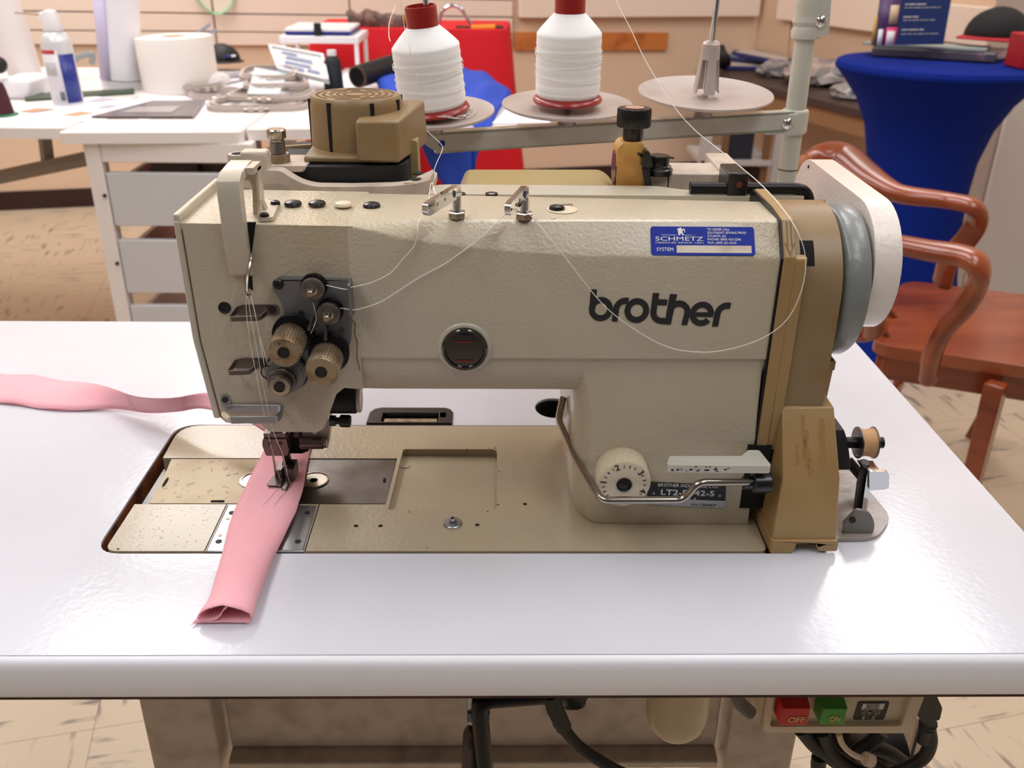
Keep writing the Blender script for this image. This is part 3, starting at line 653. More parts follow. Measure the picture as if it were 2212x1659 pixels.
sh_ = [(fx-.0025, T+.014), (fx+.0045, T+.014), (fx+.0035, T+.022), (fx+.0058, T+.030), (fx+.006, T+.040), (fx-.0005, T+.040), (fx+.001, T+.030), (fx+.0005, T+.022)]
slab(bm, sh_, .556+DN, .5615+DN, XZ)
pf_ = obj('presser_foot_shank', bm, M['blued'], sm, bev=.0006)
bm = NB(); box(bm, fx-.0062, fx-.0005, .548+DN, .562+DN, T+.0055, T+.014); box(bm, fx+.0020, fx+.0085, .546+DN, .562+DN, T+.0055, T+.0155); box(bm, fx-.006, fx+.008, .554+DN, .562+DN, T+.0055, T+.013)
hexa(bm, [(fx+.001, .534+DN, T+.0046), (fx+.0050, .532+DN, T+.0046), (fx+.0070, .560+DN, T+.0046), (fx+.001, .560+DN, T+.0046)], [(fx+.001, .534+DN, T+.0066), (fx+.0045, .533+DN, T+.0070), (fx+.0080, .560+DN, T+.0076), (fx+.001, .560+DN, T+.0076)])
hexa(bm, [(fx-.0095, .5390+DN, T+.0048), (fx+.0005, .5380+DN, T+.0048), (fx+.0005, .560+DN, T+.0048), (fx-.0060, .560+DN, T+.0048)], [(fx-.0105, .5365+DN, T+.0082), (fx+.0005, .5360+DN, T+.0074), (fx+.0005, .560+DN, T+.0076), (fx-.0065, .560+DN, T+.0076)])
obj('presser_foot', bm, M['gun'], sm, bev=.0006)
# black block, rear foot lifter mechanism to the right of the needle
p0 = at(640, 930, Y=.585)
bm = NB(); slab(bm, [fc(*q, .610) for q in ((620, 905), (650, 905), (660, 940), (668, 975), (655, 980), (618, 980), (612, 955))], .610, .625, XZ)
obj('foot_mechanism', bm, M['blued'], sm, bev=.001)
fmx = .606
bm = NB(); slab(bm, fillet([fc(*q, fmx) for q in ((655, 905), (712, 905), (712, 935), (708, 968), (664, 966), (652, 950))], .001), fmx, fmx+.012, XZ)
fm = obj('walking_foot_link', bm, M['cream_s'], sm, bev=.001)
obj('link_barrel', cyl(NB(), (fc(648, 957, .602)[0], .602, fc(648, 957, .602)[1]), (fc(700, 957, .602)[0], .602, fc(700, 957, .602)[1]), .0046, None, 18, .0008), M['gun'], fm)
obj('link_screw', cyl(NB(), (fc(700, 957, .602)[0], .602, fc(700, 957, .602)[1]), (fc(706, 957, .602)[0], .602, fc(706, 957, .602)[1]), .0034, None, 14), M['steel'], fm)
obj('link_block', slab(NB(), [fc(*q, .598) for q in ((672, 905), (690, 905), (690, 932), (687, 939), (674, 939), (671, 932))], .598, .607, XZ), M['steel'], fm, bev=.0008)
xk = at(715, 910, Y=.585); bm = NB()
cyl(bm, at(713, 909, Y=.585), at(725, 909, Y=.585), .0045, None, 6); cyl(bm, at(725, 909, Y=.585), at(736, 909, Y=.585), .0026, None, 12); cyl(bm, at(734, 909, Y=.585), at(758, 910, Y=.585), .0046, None, 18, .0008)
obj('stop_screw', bm, M['black'], sm)
bm = NB(); xa = fc(716, 860, .60)[0]; xb = fc(776, 860, .60)[0]; xc = fc(784, 860, .60)[0]
cyl(bm, (xa, .592, fc(716, 862, .592)[1]), (xb, .592, fc(716, 862, .592)[1]), .0105, None, 28, .001)
pm = obj('rear_cylinder', bm, M['blackm'], sm)
obj('end_cap', cyl(NB(), (xb, .592, fc(716, 862, .592)[1]), (xc, .592, fc(716, 862, .592)[1]), .0098, None, 28, .0006), M['cream_old'], pm)

# ------------------------------------------------------------------ belt cover and handwheel
AX = (.592, .9245)                           # wheel axis (y, z)
bm = NB()
profA = [(.5380, .822), (.5380, .9565), (.5525, .9765), (.575, .9790), (.618, .9790), (.622, .975), (.622, .822)]
profA = [(y-.0022 if y < .56 else y, z+(.0010 if z > .9 else 0)) for y, z in profA]
slab(bm, profA, .1768, .1845, YZ)
slab(bm, [(.5361, .8220), (.5361, .9560), (.5372, .9572), (.5440, .9572), (.5440, .8220)], .1840, .1916, YZ)
bc = obj('belt_cover', bm, M['tan'], sm, bev=.0014)
obj('cover_gasket', slab(NB(), [(y+.0008, z-.0010) for y, z in profA], .1754, .1772, YZ), M['blued'], sm)
bm = NB()
R0 = .0530
pb = [(AX[0]+R0*math.cos(a), AX[1]+R0*math.sin(a)) for a in [math.radians(t) for t in range(178, -1, -6)]]
pb = [(.5385, .850), (.5385, .905)] + [(AX[0]+R0*math.cos(math.radians(t)), AX[1]+R0*math.sin(math.radians(t))) for t in range(180, -1, -6)] + [(.645, .850)]
slab(bm, pb, .1838, .2178, YZ)
lab(obj('barrel_cover', bm, M['tan2'], bc, bev=.0012, ang=40), 'greyish tan rounded housing')
for x0, x1 in ((at(1716, 530, Y=.542).x, at(1730, 530, Y=.542).x), (at(1741, 530, Y=.542).x, at(1771, 530, Y=.542).x)):
    bm = NB(); loops = []
    for x in (x0, x1):
        loops.append([(x, AX[0]+(R0+k)*math.cos(math.radians(t)), AX[1]+(R0+k)*math.sin(math.radians(t))) for k in (.0003, -.004) for t in ((134, 138, 142, 147, 152) if k > 0 else (152, 147, 142, 138, 134))])
    loft(bm, loops); obj('vent_window', bm, M['cavity'], bc)
    fr = []
# arrow embossed on the strip
ar = []
def CF(x, s, a=0):                             # s: distance up the strip's slope from its lower edge
    d = Vector((0, .5503-.5358, .9775-.9575)); n = Vector((0, -d.z, d.y)).normalized(); return Vector((x, .5358, .9575))+d.normalized()*s+n*a
bm = NB()
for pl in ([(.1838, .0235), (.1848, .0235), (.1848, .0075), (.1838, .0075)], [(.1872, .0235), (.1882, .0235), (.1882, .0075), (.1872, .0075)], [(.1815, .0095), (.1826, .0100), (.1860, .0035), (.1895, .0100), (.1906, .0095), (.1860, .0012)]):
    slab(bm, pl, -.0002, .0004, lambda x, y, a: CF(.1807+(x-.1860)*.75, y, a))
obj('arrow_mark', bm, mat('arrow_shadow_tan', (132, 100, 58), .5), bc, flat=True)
# lower pod
yA, yB = .5400, .668
XL0, XL1 = .1885, .1902
k2 = .8145
pod = [[(.1868, .5058, T+.0079), (.2302, .5058, T+.0079), (.2302, yB, T+.0079), (.1868, yB, T+.0079)],
       [(.1868, .5060, T+.010), (.2302, .5060, T+.010), (.2302, yB, T+.010), (.1868, yB, T+.010)],
       [(.1890, .5105, k2), (.2268, .5105, k2), (.2290, yB, k2), (.1890, yB, k2)],
       [(.1905, .5370, .8545), (.2250, .5370, .8545), (.2285, yB, .8545), (.1905, yB, .8545)]]
bm = NB(); loft(bm, pod); obj('motor_end_cover', bm, M['tan'], bc, bev=.0012)
bm = NB()
slab(bm, [(.1862, T+.0002), (.2010, T+.0002), (.2025, T+.0045), (.2030, T+.0078), (.2160, T+.0078), (.2185, T+.0020), (.2312, T+.0020), (.2314, T+.0065), (.2308, T+.0105), (.1864, T+.0105)], .5040, .5075, XZ)
box(bm, .1858, .1875, .505, .60, T+.0005, T+.0105)
obj('foot_rim', bm, M['tan'], bc, bev=.0006)
obj('cover_lug', box(NB(), .2170, .2290, .556, .585, .8720, .8790), M['tan2'], bc, bev=.001)
box_ = NB(); slab(box_, [(.556, .879), (.585, .879), (.585, .83), (.56, .83)], .216, .2280, YZ); obj('cover_side', box_, M['tan'], bc, bev=.001)
# rust stained streaks on the cover
bm = NB()
for (x, z0, z1, wd) in ((.2035, .850, .826, .0016), (.2055, .842, .820, .0016), (.1990, .834, .822, .0014), (.2160, .848, .822, .0022), (.2075, .826, .816, .0014)):
    def PF(z): return .5105+(z-k2)*(.5370-.5105)/(.8545-k2)
    n_ = 7; lp = []
    for i in range(n_+1):
        z = z0+(z1-z0)*i/n_; ww = wd*(.7+.5*random.random()); xx = x+.0005*math.sin(i*1.7)
        lp.append([(xx-ww, PF(z)-.0001, z), (xx+ww, PF(z)-.0001, z)])
    grid(bm, lp)
obj('rusty_streaks', bm, mat('rusty_stain', (150, 112, 62), .35), bc, flat=True)

hw = obj('handwheel', lathe(NB(), [(.030, 0), (.0470, 0), (.0500, .0020), (.0512, .0045), (.0512, .0150), (.0498, .0172), (.044, .0178), (.042, .014), (.02, .014), (.018, .020), (0, .020)], (.2200, AX[0], AX[1]), (1, 0, 0), 64), M['greyw'], sm, ang=40)
obj('wheel_hub', cyl(NB(), (.2150, AX[0], AX[1]), (.2400, AX[0], AX[1]), .036, None, 40), M['blackm'], hw)

# off-white guard of the puller belt, running back from the handwheel
g0, g1 = .2395, .2570
R1, R2 = .0440, .0340; c1 = (.592, .9370); c2 = (.695, .9490)
pts = [(c1[0]+R1*math.cos(math.radians(t)), c1[1]+R1*math.sin(math.radians(t))) for t in range(92, 269, 8)] + [(c2[0]+R2*math.cos(math.radians(t)), c2[1]+R2*math.sin(math.radians(t))) for t in range(-90, 91, 10)]
bgd = obj('belt_guard', slab(NB(), pts, g0, g1, YZ), M['guard'], sm, bev=.0012, ang=50)
for y, z in ((.640, .955), (.70, .977)): obj('guard_rivet', cyl(NB(), (g0+.0002, y, z), (g0-.0006, y, z), .0012, None, 10), M['blackm'], bgd)

# ------------------------------------------------------------------ bobbin winder on the table at the right
bw = sm
pl = [at(1838, 1010, Z=T)[:2], at(1922, 1150, Z=T)[:2], at(1905, 1166, Z=T)[:2], at(1760, 1166, Z=T)[:2], at(1780, 1010, Z=T)[:2]]
pl = [(.2740, .640), (.2700, .535), (.2655, .522), (.21, .522), (.21, .640)]
pb0 = [at(1812, 1000, Z=T+.002), at(1835, 1010, Z=T+.002), at(1925, 1120, Z=T+.002), at(1893, 1166, Z=T+.002), at(1800, 1166, Z=T+.002)]
bwp = thing('bobbin_winder', 'bobbin winder with gold bobbin and chrome lever on grey plate right of the machine', 'bobbin winder', (.26, .58, T))
obj('base_plate', slab(NB(), fillet([(p.x, p.y) for p in pb0], [.002, .002, .01, .012, .002]), T+.0002, T+.003, XY), mat('grey_oily_plate', (158, 146, 138), .25, bump=(120, .3, .001)), bwp, bev=.0008)
e0 = at(1890, 1165, Z=T+.003); bm = NB()
ex = at(1888, 1140, Z=T+.003)
slab(bm, fillet([fc(1822, 1130, .524), fc(1850, 1100, .524), fc(1878, 1104, .524), fc(1890, 1130, .524), fc(1882, 1160, .524), fc(1822, 1163, .524)], [0, .002, .004, .005, .006, 0]), .523, .526, XZ)
obj('bracket_lug', bm, mat('grey_bracket', (116, 112, 104), .35), bwp, bev=.0008)
c = fc(1841, 1122, .523); obj('lug_screw', cyl(NB(), (c[0], .5235, c[1]), (c[0], .5215, c[1]), .0022, None, 12), M['blackm'], bwp)
# winder block and shaft
yw = .575
bm = NB(); slab(bm, [fc(*q, yw) for q in ((1800, 929), (1824, 929), (1832, 955), (1838, 1000), (1838, 1016), (1800, 1016))], yw, yw+.02, XZ)
obj('winder_block', bm, M['rubber'], bwp, bev=.001)
s0, s1 = at(1826, 956, Y=yw+.008), at(1872, 955, Y=yw+.008); ax = Vector((1, 0, 0)); s1 = Vector((s1.x, s0.y, s0.z))
obj('winder_shaft', cyl(NB(), s0, s1+ax*.012, .0042, None, 18), M['blued'], bwp)
bb = thing('bobbin', 'small metal bobbin wound with golden beige thread on the winder shaft', 'bobbin', s1)
b0 = at(1852, 953, Y=yw+.008).x; b1 = at(1886, 953, Y=yw+.008).x
bx = lambda x: Vector((x, s0.y, s0.z))
obj('flange', lathe(NB(), [(.0045, 0), (.0118, 0), (.0118, .0008), (.0045, .0008)], bx(b0), ax, 32), M['gun'], bb)
obj('flange', lathe(NB(), [(.0045, 0), (.0118, 0), (.0118, .0008), (.0045, .0008)], bx(b1), ax, 32), M['gun'], bb)
W = b1-b0
obj('wound_thread', lathe(NB(), [(.005, .0008), (.0112, .0008), (.0104, W*.25), (.0098, W*.5), (.0103, W*.75), (.0110, W), (.005, W)], bx(b0), ax, 32), mat('gold_thread', (206, 160, 112), .55, bump=(700, .5, .0004, (4, .3, .3))), bb)
obj('loose_end', tube(NB(), smooth([at(1868, 980, Y=.58), at(1855, 984, Y=.575), at(1850, 983, Y=.575), at(1853, 979, Y=.58)], 5), .0002, 5), M['thread'], bb)
# lever arms
bm = NB(); tube(bm, [at(1832, 995, Y=.585), at(1862, 1030, Y=.578)], .0045, 8, flat=.8)
obj('tension_arm', bm, M['blackm'], bwp)
bm = NB(); slab(bm, fillet([fc(*q, .552) for q in ((1866, 1010), (1876, 1012), (1870, 1060), (1862, 1118), (1848, 1116), (1856, 1050))], .001), .552, .5575, XZ)
lv = obj('winder_lever', bm, M['blued'], bwp, bev=.0008)
bm = NB(); slab(bm, fillet([fc(*q, .5500) for q in ((1874, 1013), (1884, 1020), (1876, 1070), (1868, 1128), (1858, 1128), (1864, 1080))], .001), .5495, .5515, XZ)
slab(bm, fillet([fc(*q, .549) for q in ((1876, 1016), (1919, 1017), (1919, 1055), (1876, 1057))], [.001, .003, .004, .001]), .5475, .5505, XZ)
obj('chrome_paddle', bm, M['chrome'], bwp, bev=.0006)
bm = NB(); slab(bm, fillet([fc(*q, .572) for q in ((1853, 998), (1890, 1000), (1890, 1012), (1864, 1016))], .001), .565, .575, XZ)
obj('spring_clip', bm, mat('copper_clip', (200, 160, 132), .25, .9), bwp, bev=.0006)
p = at(1867, 1003, Y=.566); obj('clip_screw', lathe(NB(), [(.0038, 0), (.0038, .0015), (.003, .0022), (0, .0022)], p, (0, -.4, 1), 16), M['black'], bwp)

# ------------------------------------------------------------------ solenoid with vented tan cap, behind the head
so = thing('solenoid_unit', 'back-tack solenoid with tan vented cap on a cream bracket behind the machine head', 'solenoid', (-.10, .68, .94))
sy = .648
pts = [(543, 335), (572, 335), (574, 368), (606, 369), (625, 382), (650, 396), (680, 403), (760, 404), (850, 402), (905, 396), (930, 388), (936, 374), (936, 460), (543, 460)]
P = [fc(*q, sy) for q in pts]
bm = slab(NB(), fillet(P, [.002, .002, .002, .003, .006, .006, .004, .003, .003, .004, .002, .001, 0, 0]), sy, sy+.012, XZ)
x0, z0 = fc(866, 400, sy); x1 = fc(936, 400, sy)[0]
slab(bm, [(x0+.002, sy+.002), (x1, sy+.002), (x1+.001, sy+.032), (x0+.02, sy+.045)], z0-.004, at(890, 372, Y=sy+.035).z, XY)
br = obj('bracket', bm, M['cream_old'], so, bev=.0012)
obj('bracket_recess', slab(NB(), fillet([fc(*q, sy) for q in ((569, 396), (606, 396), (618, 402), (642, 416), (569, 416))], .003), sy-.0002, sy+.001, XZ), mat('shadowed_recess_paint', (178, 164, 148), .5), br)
for u, v in ((902, 375), (899, 388)):
    p = at(u, v, Z=at(890, 372, Y=sy+.035).z); obj('bracket_screw', cyl(NB(), p-Vector((0, 0, .0002)), p+Vector((0, 0, .0006)), .0042, None, 18), M['blackm'], br)
# adjusting screws
p0, p1 = at(514, 360, Y=.655), at(514, 338, Y=.655)
kn = obj('knurled_nut', knurl(NB(), (p1.x, .655, p1.z-.0055), (p1.x, .655, p1.z+.002), .0072, .0004, 36), M['cream_old'], so, ang=50)
obj('nut_socket', cyl(NB(), (p1.x, .655, p1.z+.0015), (p1.x, .655, p1.z+.0022), .0046, None, 6), M['cavity'], kn)
obj('threaded_stem', knurl(NB(), (p1.x, .655, p1.z-.03), (p1.x, .655, p1.z-.0055), .0052, .0001, 24), M['cream_old'], kn)
obj('bracket_arm', box(NB(), p1.x+.003, p1.x+.0215, .649, .662, p1.z-.022, p1.z+.0045), M['cream_old'], so, bev=.0015)
c = at(603, 350, Y=.675)
obj('bracket_shelf', slab(NB(), [fc(*q, .665) for q in ((572, 356), (665, 356), (658, 370), (572, 370))], .662, .70, XZ), M['cream_old'], so, bev=.0015)
zz = at(603, 354, Y=.672).z
bm = NB(); knurl(bm, (c.x, .675, zz), (c.x, .675, zz+.0070), .0082, .0004, 40)
ts = obj('thumb_screw', bm, M['knobm'], so, ang=50)
bm = NB(); lathe(bm, [(.0054, .007), (.0054, .0155)], (c.x, .675, zz)); 
for k in range(7): lathe(bm, [(.0052, .0075+k*.0012), (.0058, .0080+k*.0012), (.0052, .0086+k*.0012)], (c.x, .675, zz))
obj('screw_thread', bm, M['gun'], ts)
obj('screw_head', lathe(NB(), [(.0050, .0155), (.0050, .0170), (.0066, .0180), (.0068, .0185), (.0068, .0235), (.0060, .0245), (0, .0245)], (c.x, .675, zz), n=32), M['nickel'], ts)
# black coil body
cc = at(765, 330, Y=.715); cz0 = at(760, 403, Y=.66).z; cz1 = at(745, 350, Y=.685).z
bm = NB(); slab(bm, fillet([(cc.x-.052, .675), (cc.x-.03, .664), (cc.x+.025, .664), (cc.x+.044, .675), (cc.x+.046, .755), (cc.x-.052, .755)], [.006, .01, .02, .01, .01, .01]), cz0-.03, cz1+.001, XY)
obj('coil_body', bm, M['blackm'], so, bev=.002)
# vented cap
ctop = at(768, 203, Y=.717); capx = ctop.x; capz = ctop.z; R = .0350; capy = .717
bm = lathe(NB(), [(R*.93, cz1), (R*1.03, cz1+.0), (R*1.02, cz1+.004), (R, capz-.006), (R*.975, capz-.002), (R*.93, capz), (0, capz)], (capx, capy, 0), n=64)
cap = obj('vented_cap', bm, M['tan2'], so, ang=50)
# base flange and terminal box
fl0 = at(657, 352, Y=.675); fr_ = at(886, 352, Y=.690)
zb = fl0.z
bm = NB(); hexa(bm, [(fl0.x, .674, zb), (fr_.x-.014, .674, zb), (fr_.x-.014, .755, zb), (fl0.x, .755, zb)], [(fl0.x, .674, zb+.005), (fr_.x-.014, .674, zb+.005), (fr_.x-.014, .755, zb+.012), (fl0.x+.004, .755, zb+.012)])
obj('cap_base', bm, M['tan2'], so, bev=.0018)
bxl, bxr = at(769, 300, Y=.669).x, at(861, 300, Y=.669).x; ztop = at(800, 262, Y=.669).z; zb = at(800, 352, Y=.669).z
bm = NB(); hexa(bm, [(bxl, .669, zb), (bxr, .669, zb), (bxr+.016, .742, zb), (bxl, .742, zb)], [(bxl, .669, ztop), (bxr, .669, ztop), (bxr+.014, .742, ztop+.004), (bxl, .742, ztop+.004)])
obj('terminal_box', bm, M['tan2'], so, bev=.0022, seg=3)
# vents: slots in the wall and rings in the top
bm = NB()
for deg, h0 in ((-161, 1), (-116, 1), (-63, .30), (-20, .3), (20, .8), (60, .8), (100, .8), (140, .8)):
    a = math.radians(deg); ht = (capz-.005-cz1)*h0; cpos = Vector((capx+(R-.0011)*math.cos(a), capy+(R-.0011)*math.sin(a), capz-.002-ht/2))
    obj('vent_slot', obox(NB(), cpos, (.0036, .0028, ht), RZ(a)), M['cavity'], cap, flat=True)
bm = NB()
for i, r in enumerate((.0295, .0245, .0195, .0145, .0095)):
    for k in range(3 if i < 3 else 2):
        n_ = 3 if i < 3 else 2; a0 = k*2*PI/n_+i*.7+.12; a1 = a0+2*PI/n_-.28
        slab(bm, circ(capx, capy, r, 16, None, a0, a1)+circ(capx, capy, r-.0018, 16, None, a1, a0), capz-.0004, capz+.0002, XY)
obj('top_vent', bm, mat('vent_ring_brown', (96, 66, 34), .8), cap, flat=True)  # darker brown rings on the cap top
obj('cap_back_plate', slab(NB(), fillet([fc(*q, .73) for q in ((578, 318), (675, 312), (675, 372), (578, 372))], [.003, .001, 0, 0]), .73, .733, XZ), M['olive'], so, bev=.001)
obj('side_post', slab(NB(), fillet([fc(*q, .715) for q in ((888, 294), (904, 296), (908, 380), (888, 380))], [.001, .002, 0, 0]), .70, .72, XZ), M['olive'], so, bev=.001)

# ------------------------------------------------------------------ puller behind the arm
pu = thing('puller_attachment', 'cream puller attachment with olive cover and yellow lifter behind the machine arm', 'puller', (.12, .67, .92))
z1 = at(1200, 421, Y=.628).z
y2 = .650
xs = [at(930, 415, Y=.64).x, at(1345, 415, Y=.64).x]
bm = NB(); slab(bm, fillet([(xs[0]-.001, .628), (xs[0]+.002, y2+.004), (xs[0]+.013, y2+.006), (.118, y2+.006), (.128, y2-.002), (.140, y2-.006), (.215, y2-.006), (.215, .628)], [.003, .004, .003, .01, .008, .004, 0, 0]), z1-.020, z1, XY)
bmz = obj('puller_beam', bm, M['cream_s'], pu, bev=.0018)
for u, v in ((1062, 419), (992, 419)):
    p = at(u, v, Z=z1); obj('beam_screw', lathe(NB(), [(.0042, -.002), (.0044, .0006), (.003, .0006), (.002, -.0006), (0, -.0006)], p, n=20), M['black'], bmz)
# olive sheet cover
zt0 = at(1150, 378, Y=.70).z
bm = NB(); P = [fc(*q, .70) for q in ((992, 410), (1006, 376), (1300, 376), (1318, 388), (1332, 410))]
slab(bm, fillet(P, [0, .004, .004, .004, 0]), .665, .715, XZ); obj('olive_cover', bm, M['olive'], pu, bev=.002)
# yellow lifter with black knob
P = [fc(*q, .665) for q in ((1331, 425), (1329, 360), (1333, 320), (1344, 308), (1388, 308), (1391, 320), (1391, 425))]
yl = obj('yellow_lifter', slab(NB(), fillet(P, [0, .003, .003, .002, .001, .001, 0]), .662, .686, XZ), M['amber'], pu, bev=.002)
obj('round_badge', lathe(NB(), [(.0125, 0), (.0125, .0008), (0, .001)], (fc(1331, 366, .668)[0]-.0006, .674, fc(1331, 366, .668)[1]), (-1, 0, 0), 28), mat('badge_dark', (26, 18, 30), .3, var=(400, (150, 40, 50), .5, .62)), yl)
kx, kz = fc(1366, 308, .674)
obj('lifter_knob_stem', lathe(NB(), [(.0058, 0), (.0060, .0012), (.0060, .0018)], (kx, .674, kz), n=24), M['rust'], yl)
obj('lifter_knob', lathe(NB(), [(.0068, .001), (.0074, .004), (.0074, .012), (0, .012)], (kx, .674, kz), n=28), M['black'], yl)
zz = kz+.012
kb = knurl(NB(), (kx, .674, zz-.0005), (kx, .674, zz+.0125), .0123, .0003, 70); obj('knob_top', kb, M['black'], yl, ang=50)
obj('knob_disc', lathe(NB(), [(.0070, 0), (.0070, .0004), (0, .0004)], (kx, .674, zz+.0126), n=24), mat('worn_pink_disc', (180, 140, 120), .5), yl)
# black release lever and hose
bm = NB(); tube(bm, smooth([at(1404, 424, Y=.66), at(1398, 385, Y=.66), at(1394, 362, Y=.66)], 4), .0026, 10)
obj('hose', bm, M['rubber'], pu)
bm = NB(); slab(bm, fillet([fc(*q, .658) for q in ((1384, 358), (1388, 330), (1394, 323), (1402, 326), (1410, 356), (1402, 361))], .001), .655, .668, XZ)
tube(bm, [at(1379, 332, Y=.655), at(1392, 340, Y=.66)], .0012, 6)
obj('release_lever', bm, M['black'], pu, bev=.0008)
q = at(1422, 370, Y=.672)
bm = NB(); lathe(bm, [(.0100, 0), (.0105, .004), (.0092, .005), (.0092, .0062), (.0075, .007), (.0075, .013), (.007, .0138), (0, .0138)], (q.x, .672, q.z-.002), n=28)
tube(bm, [(q.x+.004, .672, q.z+.011), at(1456, 341, Y=.672)], .0010, 6)
obj('filler_cap', bm, M['black'], pu)
# cream box
P = [fc(*q, .668) for q in ((1392, 435), (1392, 372), (1441, 371), (1441, 435))]
bx_ = NB(); 
za = fc(1500, 375, .668)[1]; xa = fc(1392, 400, .668)[0]; xb = fc(1443, 400, .668)[0]; xc = fc(1556, 400, .668)[0]; xd = fc(1610, 400, .668)[0]
obj('gear_box', box(box(NB(), xa, xb-.0004, .668, .705, .93, za-.0003), xb+.0004, xc, .668, .705, .93, za), M['cream_old'], pu, bev=.0012)
obj('gear_box_end', box(NB(), xc+.0006, xd-.002, .668, .715, .93, za-.001), M['cream_old'], pu, bev=.0012)
pe = [(.668, .93), (.668, at(1610, 375, Y=.668).z), (.735, at(1570, 330, Y=.735).z), (.735, .93)]
obj('gear_box_flange', slab(NB(), pe, xd-.017, xd+.001, YZ), M['cream_old'], pu, bev=.0015)
# black rod with clamp
zr = max(at(1560, 412, Y=.634).z, z1+.0043)
r0 = at(1490, 412, Y=.634); r1 = at(1752, 412, Y=.634)
obj('black_rod', tube(NB(), bend([(r0.x, .634, zr), (r1.x-.0005, .634, zr), (r1.x-.0005, .632, zr-.035)], .012, 8), .0040, 16), M['blued'], pu)
ca, cb = fc(1576, 370, .630), fc(1612, 426, .630)
rc = obj('rod_clamp', box(NB(), ca[0], cb[0], .629, .660, cb[1], ca[1]-.001), M['black'], pu, bev=.0012)
obj('clamp_screw', lathe(NB(), [(.0022, 0), (.0022, .0004), (0, .0001)], (fc(1597, 399, .629)[0], .629, fc(1597, 399, .629)[1]), (0, -1, 0), 14), M['rust'], rc)
p0, p1 = at(1640, 438, Y=.655), at(1722, 438, Y=.655)
obj('drive_shaft', cyl(NB(), (p0.x, .655, p0.z), (.2393, .655, p0.z), .0030, None, 16), M['nickel'], pu)
obj('shaft_coupling', cyl(NB(), (p1.x-.006, .655, p0.z), (p1.x+.004, .655, p0.z-.001), .0120, None, 24), M['blackm'], pu)
obj('end_block', box(NB(), .19, .2385, .62, .675, p0.z-.035, p0.z-.004), M['blackm'], pu, bev=.001)

# droplets of oil and water
bm = NB()
def drop(p, r): sphere(bm, p, r, .45, 8)
for i in range(70):
    u = random.gauss(1000, 110); v = random.uniform(440, 478)
    if 700 < u < 1330: drop(at(u, v, Z=.9763), random.uniform(.0003, .0010))
for i in range(60):
    u, v = random.uniform(720, 1330), random.uniform(484, 520); drop(atp(u, v, P0, sn), random.uniform(.0003, .0008)) if u > 1010 else None
for i in range(90): drop(Vector((random.uniform(-.255, -.20), random.uniform(.511, .560), BZ)), random.uniform(.0003, .0009))
for i in range(60): drop(Vector((random.uniform(-.247, -.168), random.uniform(.566, .625), BZ-.0001)), random.uniform(.0006, .0022))
o = obj('oil_droplets', bm, M['water'], sm); o['kind'] = 'stuff'

# ------------------------------------------------------------------ pink strip
def pk(u, v, z): return at(u, v, Z=z)
rowsL = [(424, 1341), (452, 1292), (479, 1200), (500, 1120), (513, 1090), (541, 1030), (570, 975), (592, 940)]
rowsR = [(545, 1341), (566, 1275), (597, 1195), (632, 1120), (644, 1088), (657, 1040), (668, 975), (680, 940)]
hts = [.0125, .0118, .0085, .0052, .0042, .0030, .0034, .0040]
sec = [(-.10, .00), (.0, .0), (.25, .005), (.5, .01), (.8, .02), (.95, .10), (1.0, .30), (.97, .55), (.86, .80), (.70, .95), (.50, 1.0), (.30, .88), (.14, .66), (.05, .42), (.03, .22), (.10, .08), (.24, .045), (.36, .14), (.44, .38), (.50, .68), (.58, .90)]
loops = []
n = len(rowsL); k = 6
def lerp(a, b, t): return a+(b-a)*t
Ls = smooth([pk(*p, T+.003) for p in rowsL], k); Rs = smooth([pk(*p, T+.003) for p in rowsR], k)
rnd = random.Random(3)
for i, (l, r) in enumerate(zip(Ls, Rs)):
    t = i/k; j = min(int(t), n-2); h = lerp(hts[j], hts[j+1], min(1, t-j)); d = r-l; base = T+.0016
    loops.append([l+d*max(x, -.02 if i > 3 else -.06+.01*i)+Vector((0, 0, base-l.z+y*h+.0004*math.sin(i*.9+x*5))) for x, y in sec])
# fray the cut end
for q in range(len(sec)): loops[0][q] = loops[0][q] + Vector((0, rnd.uniform(-.0006, .0006), 0))
st = thing('fabric_strip', 'pink cotton strip folded into a tube, running under the presser foot', 'fabric', pk(485, 1340, T))
obj('stitched_tube', grid(NB(), loops), M['pink'], st, solid=.0006, ang=70)
# stitches
bm = NB()
for ln_, xo in (((598, 1055), (566, 1092)), 0), (((618, 1055), (590, 1092)), 0):
    a, b = [at(*p, Z=T+.0066) for p in ln_]
    for i in range(9):
        c = a.lerp(b, (i+.5)/9); dd = (b-a).normalized(); tube(bm, [c-dd*.0009, c+dd*.0009], .00028, 5)
obj('stitches', bm, M['thread'], st)
bm = NB()
for i in range(16):
    t = rnd.random(); l = loops[0][10+int(rnd.random()*4)] if i < 9 else loops[0][5]
    p = l+Vector((rnd.uniform(-.001, .001), 0, 0)); tube(bm, [p, p+Vector((rnd.uniform(-.001, .001), -.0016, rnd.uniform(0, .0008)))], .00012, 4)
for i in range(6):
    p = loops[0][0]+Vector((.002*rnd.random(), 0, 0)); tube(bm, [p, p+Vector((-.002+rnd.uniform(-.001, .001), -.002*rnd.random(), .0002))], .00012, 4)
fr_ = obj('frayed_threads', bm, mat('pale_pink_thread', (252, 200, 204), .8), st); fr_['kind'] = 'stuff'
